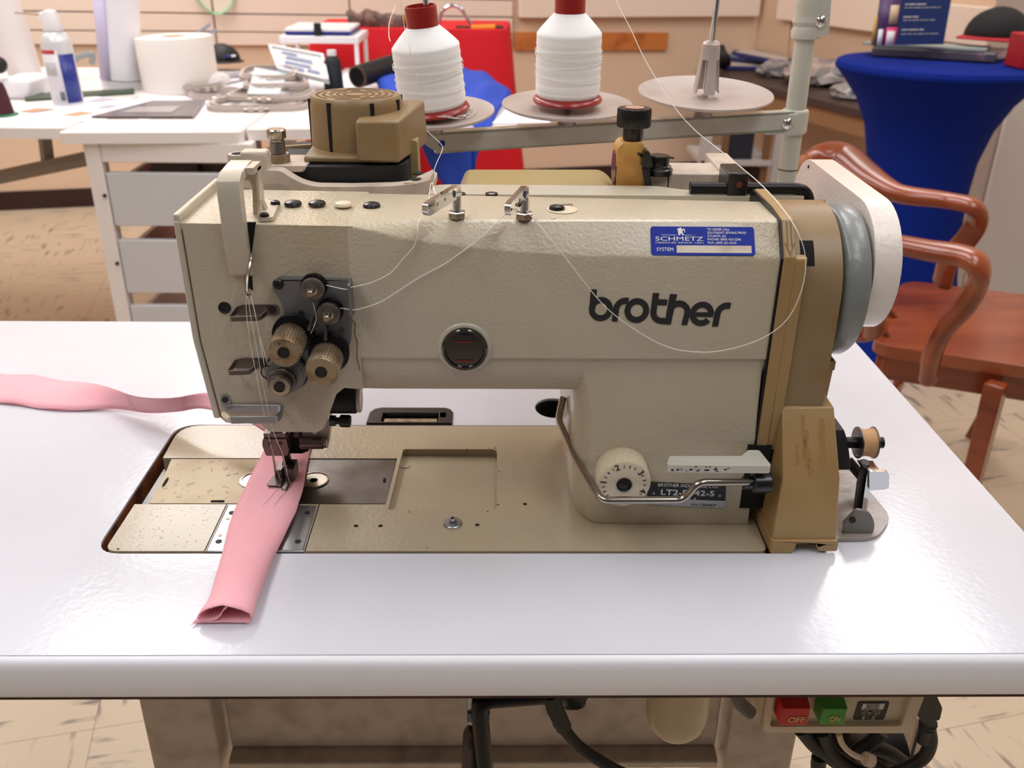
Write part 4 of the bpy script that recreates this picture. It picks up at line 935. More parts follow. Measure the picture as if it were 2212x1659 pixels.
# tail that leaves behind the head and lies on the table to the left
tail = [((600, 960), (664, 960), .767, .767), ((572, 935), (640, 925), .779, .780), ((520, 905), (570, 880), .786, .790), ((440, 884), (470, 853), .782, .791), ((385, 890), (370, 861), .774, .789),
        ((320, 893), (305, 862), .766, .783), ((240, 884), (232, 838), .763, .776), ((150, 888), (150, 826), .761, .764), ((90, 884), (85, 815), .761, .762), ((40, 876), (30, 811), .761, .762), ((-30, 868), (-30, 806), .761, .762), ((-120, 852), (-120, 792), .761, .762)]
A = smooth([at(*a, Z=za) for a, b, za, zb in tail], 6); B = smooth([at(*b, Z=zb) for a, b, za, zb in tail], 6)
rows = []
for i, (a, b) in enumerate(zip(A, B)):
    rows.append([a.lerp(b, t)+Vector((0, 0, .0012+.0022*math.sin(t*PI)+.0007*math.sin(i*.6+t*3))) for t in [q/6 for q in range(7)]] + [b.lerp(a, t)+Vector((0, .0004, .0003)) for t in [q/6 for q in range(1, 7)]])
obj('trailing_end', grid(NB(), rows), M['pink'], st, solid=.0006, ang=70)

# ------------------------------------------------------------------ threads
def strand(name, pts, label, r=.00028, k=6, m='thread', par=None):
    o = obj(name, tube(NB(), smooth(pts, k), r, 6), M[m], par)
    if label: tag(o, label, 'thread')
    return o
ZT = BZ
sgu = obj
th = []
DEP = lambda L: [at(u, v, Y=y) for u, v, y in L]
strand('sewing_thread', DEP([(1320, -40, .80), (1330, 0, .79), (1362, 62, .77), (1395, 132, .75), (1450, 222, .72), (1500, 280, .70), (1562, 330, .67), (1640, 395, .60), (1690, 450, .550), (1725, 505, .529), (1740, 560, .528), (1732, 625, .529), (1700, 690, .531), (1642, 733, .533), (1562, 757, .534), (1500, 760, .535), (1438, 748, .535), (1370, 711, .535), (1300, 655, .535), (1220, 555, .533), (1170, 492, .538), (1122, 440, .555)]), 'white thread looping down in front of the machine arm from above', .00030)
strand('sewing_thread', DEP([(1096, 457, .549), (1088, 466, .545), (1040, 512, .538), (985, 553, .536), (952, 575, .536), (900, 603, .536), (830, 648, .533), (795, 662, .531), (768, 669, .528), (752, 668, .527), (738, 666, .530), (722, 664, .532)]), 'white thread slanting from the second chrome post to the tension plate')
strand('sewing_thread', DEP([(917, 455, .552), (903, 480, .544), (902, 500, .538), (895, 530, .536), (870, 560, .535), (843, 590, .534), (800, 611, .532), (758, 621, .527), (750, 625, .527), (735, 623, .528), (700, 615, .531)]), 'white thread curving from the first chrome post to the tension plate')
strand('sewing_thread', DEP([(861, -20, .83), (855, 10, .84), (842, 45, .82), (840, 75, .80), (843, 90, .78)]), 'short loop of thread at the left shoulder of the left cone')
strand('sewing_thread', DEP([(861, -20, .78), (868, 20, .78), (874, 60, .78), (884, 95, .765), (888, 125, .765), (900, 165, .765), (903, 205, .765), (899, 245, .765), (908, 268, .76), (930, 290, .75), (953, 312, .74), (955, 325, .73), (942, 355, .70), (935, 380, .67), (936, 405, .63), (944, 425, .60), (948, 434, .585)]), 'white thread hanging in front of the left cone down to the first post')
strand('sewing_thread', DEP([(926, 452, .556), (927, 425, .575), (931, 397, .59), (936, 400, .60), (941, 420, .595), (946, 436, .58)]), 'thin hook of thread standing up at the first chrome post', .00022)
nthr = [((533, 640), (532, 668), (540, 740), (552, 800), (566, 870), (580, 940), (598, 1010), (608, 1044)), ((537, 640), (541, 680), (556, 760), (572, 850), (590, 930), (612, 985), (622, 1030), (630, 1052)),]
for i, L in enumerate(nthr):
    ys = [.519, .523, .528, .528, .524, .550, .575, .586]
    strand('needle_thread', [at(u, v, Y=y) for (u, v), y in zip(L, ys)], ['left of the two fine threads running down into the needles', 'right of the two fine threads running down into the needles'][i], .00020)
strand('needle_thread', DEP([(541, 640, .519), (549, 670, .523), (556, 705, .528), (566, 760, .527), (572, 795, .523)]), 'fine thread from take-up lever down to the check spring', .00020)
strand('needle_thread', DEP([(543, 640, .519), (552, 680, .523), (562, 730, .528), (578, 785, .523)]), 'fine thread from take-up lever to the lower tension unit', .00020)
strand('sewing_thread', DEP([(676, 652, .528), (680, 670, .528), (683, 690, .530), (672, 720, .524)]), 'short thread between the upper small nut and the left ribbed knob', .0002)

# ------------------------------------------------------------------ thread stand
ts_ = thing('thread_stand', 'pale enamelled thread stand with three discs bolted behind the sewing table', 'thread stand', (.305, .88, T))
bz = .975
pa = at(1720, 260, Y=.895); pt_ = at(1760, -60, Y=.885); pbot = at(1696, 420, Y=.90)
px_, py_ = pa.x, .895
q0 = at(1722, 233, Y=py_)
ptop = Vector((at(1742, 60, Y=py_).x, py_, 1.30)); pbt = Vector((at(1700, 380, Y=py_).x, py_, T-.04))
a1_ = at(1738.8, 84, Y=py_); a2_ = at(1700, 380, Y=py_); dv = (a1_-a2_).normalized()
ptop = a2_+dv*((1.30-a2_.z)/dv.z); pbt = a2_+dv*((T+.0-a2_.z)/dv.z)
obj('pole', cyl(NB(), pbt, ptop, .0094, None, 28), M['pale'], ts_)
m_ = a2_+dv*((at(1700, 365, Y=py_).z-a2_.z)/dv.z)
obj('black_mark', cyl(NB(), m_-dv*.0005, m_+dv*.0005, .0096, None, 28), M['ink'], ts_)
j0 = a2_+dv*((at(1735, 82, Y=py_).z-a2_.z)/dv.z)
prof = [(.0098, -.001), (.0128, .0), (.0135, .006), (.0118, .010), (.0135, .014), (.0118, .020), (.0132, .026), (.0120, .032), (.0120, .08)]
cj = obj('pole_coupling', lathe(NB(), prof, j0, dv, 28), M['pale'], ts_)
cw = at(1776, 47, Y=py_-.014)
obj('coupling_flange', slab(NB(), fillet([fc(1745, 80, py_), fc(1782, 74, py_), fc(1790, -40, py_), fc(1755, -40, py_)], .004), py_-.011, py_+.006, XZ), M['pale'], ts_, bev=.002)
sw_ = lambda c, par: obj('cross_screw', lathe(NB(), [(.0052, 0), (.0050, .0014), (.0036, .0028), (.0012, .0034), (.0012, .0024), (0, .0024)], c, (0, -1, 0), 22), M['chrome'], par)
sw_(Vector((cw.x, py_-.0105, cw.z)), ts_)
# beam
bR, bL = at(1728, 262, Y=.885), at(906, 300, Y=.806)
yR, yL = .885, .806
def beam_pt(u, v, t): return at(u, v, Y=lerp(yL, yR, t))
top = [beam_pt(906, 286, 0), beam_pt(1100, 280, .235), beam_pt(1400, 262, .6), beam_pt(1722, 240, 1)]
zL = top[0].z
xl, xr = at(906, 290, Y=yL).x, at(1726, 260, Y=yR).x
bh = at(1400, 262, Y=.855).z-at(1400, 300, Y=.855).z
zA = at(1000, 286, Y=lerp(yL, yR, .11)).z; zB = at(1650, 243, Y=lerp(yL, yR, .9)).z
def BMF(x, y, a):                             # x along beam, y up, a depth
    dvec = Vector((xr-xl, yR-yL, 0)).normalized(); nrm = Vector((-dvec.y, dvec.x, 0)); zl = lerp(zA, zB, (x/(Vector((xr-xl, yR-yL, 0)).length))); return Vector((xl, yL, zl))+dvec*x+nrm*a+Vector((0, 0, y))
BL_ = Vector((xr-xl, yR-yL, 0)).length
pf = fillet([(.0, -.0), (.0, -.006), (.014, -.0165), (.03, -.0178), (BL_+.004, -.0178), (BL_+.004, 0)], [.002, .002, .008, .006, .001, .001])
bmx = NB(); slab(bmx, pf, 0, .0022, BMF); slab(bmx, [(0, 0), (BL_, 0), (BL_, -.0022), (0, -.0022)], 0, .014, BMF)
slab(bmx, [(.014, -.0178), (BL_, -.0178), (BL_, -.0158), (.014, -.0158)], 0, .012, BMF)
bem = obj('beam', bmx, M['pale'], ts_, bev=.0012)
cp = a2_+dv*((at(1722, 262, Y=py_).z-a2_.z)/dv.z)
bmx = NB(); lathe(bmx, [(.0105, -.0115), (.0128, -.010), (.0128, .0095), (.0112, .0115)], cp, dv, 28)
box(bmx, cp.x-.030, cp.x+.003, cp.y-.0128, cp.y-.008, cp.z-.0105, cp.z+.0090)
obj('beam_clamp', bmx, M['pale'], ts_, bev=.001)
sc_ = at(1701, 267, Y=cp.y-.013); sw_(Vector((sc_.x, cp.y-.0128, sc_.z)), ts_)
hl = at(955, 310, Y=lerp(yL, yR, .06)); obj('beam_hole', cyl(NB(), (hl.x, hl.y-.0016, hl.z), (hl.x, hl.y+.0004, hl.z), .0026, None, 14), M['label_b'], ts_)
# discs and spindles
DS = []
for i, (u, v, t, rw, tx, tyy) in enumerate(((935, 254, .03, 134, .10, -.03), (1225, 238, .385, 141, .07, 0), (1522, 213, .75, 144, .105, .005))):
    RD = RY(tyy) @ RX(tx); AD = RD @ Vector((0, 0, 1))
    Yd = lerp(yL, yR, t)+.007; p = at(u, v, Y=Yd); ed_ = at(u+rw, v, Y=Yd); R_ = (ed_.x-p.x)
    bzt = lerp(zA, zB, t); zd = p.z
    bm = lathe(NB(), [(.004, -.0005), (.012, -.0015), (R_*.55, -.0010), (R_*.93, .0028), (R_, .0048), (R_*.995, .0062), (R_*.92, .0048), (R_*.55, .0012), (.012, .0006), (.004, .0012)], (p.x, Yd, zd), AD, n=64)
    ds = obj('spool_disc', bm, M['disc'], ts_, ang=60)
    obj('disc_foot', cyl(NB(), (p.x, Yd, bzt-.001), (p.x, Yd, zd-.001), .0085, None, 24), M['disc'], ds)
    DS.append((p.x, Yd, zd))
    bm = NB(); cyl(bm, Vector((p.x, Yd, zd))-AD*.002, Vector((p.x, Yd, zd))+AD*.18, .0026, None, 16); obj('spindle', bm, M['chrome'], ds)
    # finned spool holder
    bm = lathe(NB(), [(.0035, .050), (.0060, .0505), (.0078, .0485), (.0088, .036), (.0088, .0355), (.0070, .0355), (.0062, .047), (.0035, .048)], (p.x, Yd, zd), AD, n=32)
    for k in range(4):
        a = PI/4*0+k*PI/2-PI/2+.12; w1, w2 = .42, .36; lp = []
        for (r, h, ww) in ((.0088, .0362, .48), (.0118, .009, .46), (.0125, .0060, .42)):
            lp.append([Vector((p.x, Yd, zd))+RD @ Vector(((r+o_)*math.cos(a+s*ww), (r+o_)*math.sin(a+s*ww), h)) for o_ in (0, -.0016) for s in ((-1, -.5, 0, .5, 1) if o_ == 0 else (1, .5, 0, -.5, -1))])
        loft(bm, lp)
    cyl(bm, (p.x, Yd, zd+.0), (p.x, Yd, zd+.004), .003, None, 14)
    obj('spool_holder', bm, M['disc'], ds)

# ------------------------------------------------------------------ thread cones
def cone(name, label, base, R, H, tilt, core_top=.0165, grp='large cones of white thread'):
    Rm = RY(tilt[1]) @ RX(tilt[0]); ax = Rm @ Vector((0, 0, 1))
    t = thing(name, label, 'thread cone', base, grp); b = Vector(base)
    obj('spool_core', lathe(NB(), [(R*.55, 0), (R*1.06, .0005), (R*1.09, .0022), (R*1.05, .0045), (R*.96, .0058), (R*.4, .0058), (R*.40, H-.004), (R*.46, H-.004), (R*.46, H+core_top-.0015), (R*.44, H+core_top), (R*.40, H+core_top), (R*.38, H+core_top-.012), (R*.2, H+core_top-.018)], b, ax, 48), M['red'], t, ang=50)
    pr = [(R*.5, .0055)]; N_ = 56
    for i in range(N_+1):
        h = .0056+(H-.0056)*i/N_; f = i/N_
        if f < .76: r = R*(1.0-.02*f)+(.00018*math.sin(f*60)+.00014*math.sin(f*131))*(1 if f < .7 else .3)
        else: g = (f-.76)/.24; r = R*(.985-(.985-.46)*(g**1.1))+.0001*math.sin(f*150)
        if f < .05: r = R*(.94+.06*f/.05)
        pr.append((r, h))
    pr.append((R*.42, H+.0002))
    obj('wound_thread', lathe(NB(), pr, b, ax, 64), M['cone'], t, ang=80)
    bm = NB(); rr = random.Random(5)
    for k in range(5):
        tt = Matrix.Rotation(rr.uniform(-.1, .1), 3, 'X') @ Matrix.Rotation(rr.uniform(-.12, .12), 3, 'Y')
        h = rr.uniform(.02, H*.6); pts = []
        for j in range(28):
            a = 2*PI*j/28; v = tt @ Vector((math.cos(a)*(R+.0009), math.sin(a)*(R+.0009), 0)); pts.append(b+Rm @ (v+Vector((0, 0, h))))
        tube(bm, pts, .00022, 5)
    obj('loose_winding', bm, M['thread'], t)
    return t
x, y, z = DS[0]
cone('thread_cone', 'left large white thread cone, leaning on its disc', (x+.0010, y+.002, z+.0045), .0288, .0705, (.09, -.10), .0158)
x, y, z = DS[1]
cone('thread_cone', 'right large white thread cone on the middle disc of the stand', (x+.0, y+.001, z+.0070), .0285, .0745, (.06, -.012), .0158)
bm = NB()
x, y, z = DS[0]
for k in range(14):
    a0 = random.uniform(-1.6, .5); rr0 = random.uniform(.030, .038); pts = [(x+rr0*math.cos(a0+s*.16), y+rr0*math.sin(a0+s*.16), z+.0035+random.uniform(0, .004)) for s in range(8)]
    tube(bm, smooth(pts, 3), .0002, 5)
o = obj('tangled_thread', bm, M['thread']); tag(o, 'tangle of white thread lying under the left cone', 'thread', kind='stuff')

# ------------------------------------------------------------------ below the table top
sb = thing('motor_switch', 'cream switch box with red OFF and green ON buttons under the table edge', 'switch', (.24, .45, .63))
SY = .455
def fs(u, v, Y=SY): p = at(u, v, Y=Y); return (p.x, p.z)
a, b = fs(1648, 1583), fs(1966, 1587); tl, tr = (a[0]+.000, T-.033), (b[0]+.0035, T-.033)
zb_ = a[1]
outb = fillet([(a[0], a[1]), (b[0], a[1]-.001), (b[0]+.006, T-.034), (a[0]-.002, T-.034)], [.004, .004, .001, .001])
inn = fillet([(a[0]+.004, a[1]+.0055), (b[0]-.0075, a[1]+.0055), (b[0]-.0035, T-.036), (a[0]+.003, T-.036)], [.002, .002, .001, .001])
obj('box_rim', slab(NB(), outb, SY, SY+.006, XZ, [inn]), M['dialw'], sb, bev=.0012)
obj('box_body', slab(NB(), outb, SY+.004, SY+.03, XZ), M['dialw'], sb, bev=.001)
for (u0, u1, v0, v1, m_n, s, mt) in ((1684, 1752, 1529, 1567, 'redb', 'OFF', 'goldi'), (1770, 1832, 1530, 1565, 'greenb', 'ON', 'goldi')):
    yb_ = SY-.009; p0, p1 = fs(u0, v1, yb_), fs(u1, v0, yb_); 
    x0, x1, z0, z1_ = p0[0], p1[0], p0[1], p1[1]
    bm = NB(); hexa(bm, [(x0-.0005, SY+.004, z0-.001), (x1+.001, SY+.004, z0-.001), (x1+.001, SY+.004, z1_+.001), (x0-.0005, SY+.004, z1_+.001)], [(x0, yb_, z0), (x1, yb_, z0), (x1, yb_, z1_), (x0, yb_, z1_)])
    bt = obj('push_button', bm, M[m_n], sb, bev=.0010); lab(bt, 'red stop button' if s == 'OFF' else 'green start button')
    wd = (x1-x0)*(.60 if s == 'OFF' else .42)
    text('lettering', [(s, .0068, ((x0+x1)/2-wd/2+.001, yb_-.0003, z0+.0030), .02, wd)], M[mt], bt, (1, 0, 0), (0, 0, 1))
q0, q1 = fs(1842, 1553, SY+.004), fs(1918, 1515, SY+.004)
ql = obj('rating_label', slab(NB(), fillet([(q0[0], q0[1]), (q1[0], q0[1]), (q1[0]+.001, q1[1]), (q0[0]+.001, q1[1])], .0015), SY+.0032, SY+.0045, XZ), M['name_k'], sb, flat=True)
W_, H_ = q1[0]-q0[0], q1[1]-q0[1]
obj('white_field', slab(NB(), [(q0[0]+W_*.18, q0[1]+H_*.60), (q0[0]+W_*.88, q0[1]+H_*.60), (q0[0]+W_*.90, q0[1]+H_*.93), (q0[0]+W_*.20, q0[1]+H_*.93)], SY+.0030, SY+.0033, XZ), M['inkw'], ql, flat=True)
qp = lambda x, y, k=0: (q0[0]+W_*x, SY+.0029-k, q0[1]+H_*y)
text('lettering', [('CLUTCH', .0019, qp(.30, .84), .02, W_*.44), ('MOTOR', .0019, qp(.33, .73), .02, W_*.40), ('SWITCH', .0019, qp(.28, .62), .02, W_*.46)], M['ink'], ql, (1, 0, 0), (0, 0, 1))
text('lettering', [('E - Z', .0036, qp(.26, .06), .0, W_*.42), ('TYPE    CP-01', .0013, qp(.16, .50), .0, W_*.66), ('15A 250V 3HP', .0012, qp(.16, .40), .0, W_*.64), ('AC 125 - 250V', .0012, qp(.22, .31), .0, W_*.6)], M['inkw'], ql, (1, 0, 0), (0, 0, 1))
# cables and plug beside it
pg = thing('power_plug', 'black angled plug and cable at the right side of the switch box', 'plug', at(2010, 1560, Y=.47))
P = [fs(*q, .462) for q in ((1985, 1500), (2022, 1500), (2036, 1530), (2030, 1556), (1995, 1560), (1980, 1545))]
obj('plug_body', slab(NB(), fillet(P, .002), .462, .495, XZ), M['black'], pg, bev=.0015)
obj('strain_relief', lathe(NB(), [(.006, 0), (.0065, .002), (.0055, .004), (.006, .006), (.005, .009), (.0045, .02)], at(2006, 1558, Y=.48), (0, 0, -1), 18), M['rubber'], pg)
obj('cable', tube(NB(), smooth([at(u, v, Y=.48) for u, v in ((2006, 1570), (2010, 1600), (2000, 1630), (1975, 1650), (1930, 1672), (1880, 1690))], 6), .0050, 12), M['rubber'], pg)
cbl = thing('motor_cables', 'bundle of thick black cables with a cream tie below the switch box', 'cable', at(1830, 1640, Y=.50))
for L_ in (((1730, 1575), (1760, 1610), (1800, 1640), (1850, 1680)), ((1775, 1580), (1790, 1620), (1830, 1655), (1900, 1690)), ((1905, 1580), (1880, 1605), (1850, 1625), (1870, 1640), (1940, 1690)), ((1770, 1635), (1768, 1660), (1780, 1690)), ((1880, 1612), (1930, 1632), (1985, 1680))):
    obj('cable', tube(NB(), smooth([at(u, v, Y=.50) for u, v in L_], 6), .0058, 12), M['rubber'], cbl)
obj('cable_clump', tube(NB(), smooth([at(u, v, Y=.53) for u, v in ((1800, 1590), (1840, 1615), (1880, 1620), (1950, 1610))], 5), .016, 14), M['rubber'], cbl)
tie = obj('cable_tie', tube(NB(), smooth([at(u, v, Y=.488) for u, v in ((1812, 1586), (1820, 1608), (1840, 1628), (1868, 1640))], 5), .0022, 8), M['dialw'], cbl)
obj('tie_head', tube(NB(), [at(1868, 1638, Y=.486), at(1884, 1644, Y=.486)], .0052, 8), M['dialw'], tie)
mt_ = thing('clutch_motor', 'grey motor housing corner seen behind the switch box', 'motor', at(1950, 1620, Y=.60))
a, b = fs(1900, 1640, .56), fs(2012, 1560, .56)
a = fs(1962, 1640, .56)
obj('housing', box(NB(), a[0], b[0], .56, .66, a[1]-.03, b[1]), M['cream_old'], mt_, bev=.003)
obj('vent_lines', box(NB(), b[0]-.010, b[0]-.008, .5590, .5605, a[1]-.028, b[1]-.006), M['blackm'], mt_)
# oil bottle
p = at(1459, 1560, Y=.515); R_ = at(1525, 1540, Y=.515).x-at(1459, 1540, Y=.515).x; zb_ = at(1459, 1603, Y=.505).z
ob_ = thing('oil_bottle', 'yellowed plastic oil drain bottle hanging under the table', 'bottle', (p.x, .515, zb_))
obj('bottle', lathe(NB(), [(0, 0), (R_*.35, .001), (R_*.7, .0045), (R_*.9, .011), (R_*.98, .019), (R_*1.0, .022), (R_*1.0, T-.034-zb_)], (p.x, .515, zb_), n=40), M['oilb'], ob_)
obj('cap', cyl(NB(), (p.x, .515, T-.05), (p.x, .515, T-.03), R_*.6, None, 30), M['dialw'], ob_)
# knee lifter
kl = thing('knee_lifter', 'black bent knee lifter rod with a padded plate under the table', 'knee lifter', at(1030, 1640, Y=.47))
obj('pad', tube(NB(), [at(1022, 1572, Y=.50), at(1020, 1590, Y=.50), at(1018, 1660, Y=.50), at(1018, 1760, Y=.50)], [.006, .0125, .0135, .0135], 20, flat=.55), mat('dark_leather_pad', (62, 52, 48), .55), kl)
obj('rod', tube(NB(), bend([at(1058, 1760, Y=.485), at(1046, 1640, Y=.485), at(1034, 1514, Y=.485), at(1180, 1503, Y=.50), at(1250, 1515, Y=.55)], .012, 6), .0062, 14), M['blued'], kl)
obj('clamp_bolt', cyl(NB(), at(1018, 1500, Y=.49), at(1018, 1560, Y=.49), .0032, None, 12), M['steel'], kl)
obj('nut', tube(NB(), [at(1010, 1546, Y=.487), at(1058, 1546, Y=.487)], .0046, 6), M['steel'], kl)
kc = thing('treadle_cable', 'black ribbed cable curving down from a holder under the table', 'cable', at(1250, 1620, Y=.50))
obj('cable', tube(NB(), smooth([at(u, v, Y=.50) for u, v in ((1205, 1560), (1222, 1580), (1250, 1612), (1290, 1640), (1340, 1668), (1420, 1700))], 6), .0046, 12), M['rubber'], kc)
obj('sleeve', tube(NB(), [at(1190, 1500, Y=.50), at(1198, 1530, Y=.50), at(1218, 1572, Y=.50)], [.0060, .0064, .0060], 14), M['rubber'], kc)
obj('holder', slab(NB(), fillet([fs(*q, .52) for q in ((1200, 1500), (1275, 1500), (1258, 1528), (1250, 1534), (1222, 1534))], .002), .52, .55, XZ), M['black'], kc, bev=.001)
dt = tag(obj('drain_tube', tube(NB(), smooth([at(u, v, Y=.53) for u, v in ((1590, 1495), (1596, 1515), (1610, 1530), (1622, 1540))], 5), .0055, 10), mat('grey_hose', (96, 94, 92), .4)), 'short grey hose end beside the right table leg', 'hose')
tag(obj('treadle_chain', tube(NB(), smooth([at(u, v, Y=.62) for u, v in ((1518, 1580), (1525, 1610), (1545, 1640), (1560, 1680))], 5), .0014, 6), M['blued']), 'thin dark wire hanging behind the oil bottle', 'wire')
sp_ = tag(obj('pedal_spring', tube(NB(), smooth([at(u, v, Y=.70) for u, v in ((566, 1700), (570, 1665), (575, 1645), (590, 1642), (600, 1632), (602, 1650), (612, 1700))], 4), .004, 8), M['blued']), 'black metal hook and spring tip near the left table leg', 'spring')

# ------------------------------------------------------------------ the room
WA = .2217
E1 = Vector((math.cos(WA), math.sin(WA), 0)); EN = Vector((math.sin(WA), -math.cos(WA), 0))   # along the back wall, out of the wall
W0 = Vector((-2.24, 4.11, 0)); CS = 3.64
def WP(s, z, d=0): return W0+E1*s+EN*d+Vector((0, 0, z))
WB = lambda x, y, a: WP(x, y, a)
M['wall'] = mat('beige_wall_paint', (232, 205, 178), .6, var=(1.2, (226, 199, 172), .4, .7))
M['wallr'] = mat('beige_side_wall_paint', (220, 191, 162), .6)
M['slat'] = mat('cream_slat_panel', (246, 228, 212), .5)
M['groove'] = mat('slat_groove', (150, 128, 116), .8)
M['base'] = mat('dark_baseboard', (52, 26, 24), .5)
M['ceil'] = mat('ceiling_tile_white', (226, 222, 216), .9)
# vinyl floor tiles laid parallel to the walls
m = bpy.data.materials.new('streaked_vinyl_tile'); m.use_nodes = True; nt = m.node_tree; N = nt.nodes; Lk = nt.links; b = N['Principled BSDF']
tc = N.new('ShaderNodeTexCoord'); mp = N.new('ShaderNodeMapping'); mp.inputs['Rotation'].default_value = (0, 0, -WA); Lk.new(tc.outputs['Object'], mp.inputs[0])
mp.inputs['Location'].default_value = (.075, .03, 0)
def streak(sc, lo, hi, scale):
    mm = N.new('ShaderNodeMapping'); mm.inputs['Scale'].default_value = sc; Lk.new(mp.outputs[0], mm.inputs[0])
    n = N.new('ShaderNodeTexNoise'); n.inputs['Scale'].default_value = scale; n.inputs['Detail'].default_value = 3; Lk.new(mm.outputs[0], n.inputs['Vector'])
    r = N.new('ShaderNodeValToRGB'); r.color_ramp.elements[0].position = lo; r.color_ramp.elements[1].position = hi; Lk.new(n.outputs[0], r.inputs[0]); return r.outputs[0]
ck = N.new('ShaderNodeTexChecker'); ck.inputs['Scale'].default_value = 1/.3048; ck.inputs[1].default_value = (0, 0, 0, 1); ck.inputs[2].default_value = (1, 1, 1, 1); Lk.new(mp.outputs[0], ck.inputs[0])
mx = N.new('ShaderNodeMix'); mx.data_type = 'RGBA'; Lk.new(ck.outputs['Fac'], mx.inputs['Factor'])
Lk.new(streak((1, 5.5, 1), .575, .69, 9), mx.inputs['A']); Lk.new(streak((5.5, 1, 1), .575, .69, 9), mx.inputs['B'])
c1_ = N.new('ShaderNodeMix'); c1_.data_type = 'RGBA'; Lk.new(mx.outputs['Result'], c1_.inputs['Factor']); c1_.inputs['A'].default_value = rgb(198, 180, 156); c1_.inputs['B'].default_value = rgb(122, 110, 100)
br_ = N.new('ShaderNodeTexBrick'); br_.offset = 0; br_.inputs['Scale'].default_value = 1; br_.inputs['Brick Width'].default_value = .3048; br_.inputs['Row Height'].default_value = .3048; br_.inputs['Mortar Size'].default_value = .0007
br_.inputs['Color1'].default_value = br_.inputs['Color2'].default_value = (1, 1, 1, 1); br_.inputs['Mortar'].default_value = (.45, .4, .36, 1); Lk.new(mp.outputs[0], br_.inputs[0])
mu = N.new('ShaderNodeMix'); mu.data_type = 'RGBA'; mu.blend_type = 'MULTIPLY'; mu.inputs['Factor'].default_value = 1; Lk.new(c1_.outputs['Result'], mu.inputs['A']); Lk.new(br_.outputs['Color'], mu.inputs['B'])
Lk.new(mu.outputs['Result'], b.inputs['Base Color']); b.inputs['Roughness'].default_value = .4; M['floor'] = m
bm = NB(); slab(bm, [tuple((W0+E1*s+EN*d)[:2]) for s, d in ((-2.2, -.0), (CS, -.0), (CS+1.0, 7), (-2.2, 7))], -.05, 0, XY); struct(obj('floor', bm, M['floor'], origin=(0, 0, 0)))
struct(obj('wall_back', slab(NB(), [(-2.2, 0), (CS, 0), (CS, 2.7), (-2.2, 2.7)], 0, -.1, WB), M['wall']))
rw0 = W0+E1*CS
ER = Vector((math.sin(.33), -math.cos(.33), 0)); EO = Vector((-math.cos(.33), -math.sin(.33), 0))
WR = lambda x, y, a: rw0+ER*x+EO*a+Vector((0, 0, y))          # x: distance from the corner towards the camera, a: out of the wall
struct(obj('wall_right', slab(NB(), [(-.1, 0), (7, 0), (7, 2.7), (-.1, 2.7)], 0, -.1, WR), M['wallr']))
lw0 = W0-E1*2.2; WL = lambda x, y, a: lw0+EN*x+E1*a+Vector((0, 0, y))
struct(obj('wall_left', slab(NB(), [(-.1, 0), (7, 0), (7, 2.7), (-.1, 2.7)], 0, -.1, WL), M['wall']))
struct(obj('ceiling', slab(NB(), [tuple((W0+E1*s+EN*d)[:2]) for s, d in ((-2.3, -.1), (CS+.1, -.1), (CS+1.1, 7), (-2.3, 7))], 2.7, 2.75, XY), M['ceil']))
struct(obj('baseboard_back', slab(NB(), [(-2.2, 0), (CS, 0), (CS, .085), (-2.2, .085)], 0, .008, WB), M['base'], bev=.002))
struct(obj('baseboard_right', slab(NB(), [(.01, 0), (7, 0), (7, .085), (.01, .085)], 0, .008, WR), M['base'], bev=.002))
# ledge with recess on the back wall, window sills
struct(obj('trim_1', slab(NB(), [(2.40, .80), (CS-.02, .80), (CS-.02, .92), (2.40, .92)], 0, .05, WB), M['slat'], bev=.003))
struct(obj('trim_2', slab(NB(), [(.22, .80), (3.4, .80), (3.4, .93), (.22, .93)], 0, .05, WR), M['slat'], bev=.004))
struct(obj('trim_3', slab(NB(), [(.25, 0), (.29, 0), (.29, .80), (.25, .80)], 0, .012, WR), M['wallr'], bev=.003))
# unseen ceiling panels, some added only to brighten cones and background
for i, (x, y, p) in enumerate(LAMPS):
    t = thing('unseen_ceiling_light', 'unseen recessed ceiling panel light, number %s along the room' % str(i).replace('number ', ''), 'ceiling light', (x, y, 2.68), 'ceiling panel lights')
    t['label'] = 'unseen white recessed ceiling panel light'
    obj('frame', slab(NB(), [(x-.31, y-.60), (x+.31, y-.60), (x+.31, y+.60), (x-.31, y+.60)], 2.675, 2.70, XY, [[(x-.29, y-.58), (x+.29, y-.58), (x+.29, y+.58), (x-.29, y+.58)]]), M['white'], t)
    obj('diffuser', box(NB(), x-.29, x+.29, y-.58, y+.58, 2.685, 2.695), mat('lit_diffuser', (248, 250, 255), .5, emit=3), t)

# slat wall panels ------------------------------------------------
def slatpanel(s0, s1, lab_, zb=lambda s: .704-.033*(s-.47)/1.9, cut=0):
    t = thing('slat_panel', lab_, 'wall panel', WP((s0+s1)/2, .69), 'cream slat wall panels')
    def F_(x, y, a): return WP(x, y+zb(x), a)
    for r in range(5):
        z0 = r*.0745; z1_ = z0+.068 if r else .052
        if r: z0 -= .0165; z1_ -= .0165
        bm = NB(); slab(bm, [(s0+.004, z0), (s1-.004, z0), (s1-.004, z1_), (s0+.004, z1_)], .006, .018, F_); obj('slat', bm, M['slat'], t, bev=.0015)
    obj('backing', slab(NB(), [(s0, 0), (s1, 0), (s1, .36), (s0, .36)], .0, .007, F_), M['groove'], t)
slatpanel(-1.6, 1.03, 'cream slat wall panel behind the cutting table on the far left')
slatpanel(1.03, 1.62, 'short cream slat wall panel between the big roll and the white stool')
slatpanel(1.62, 2.375, 'cream slat wall panel behind the left thread cone')
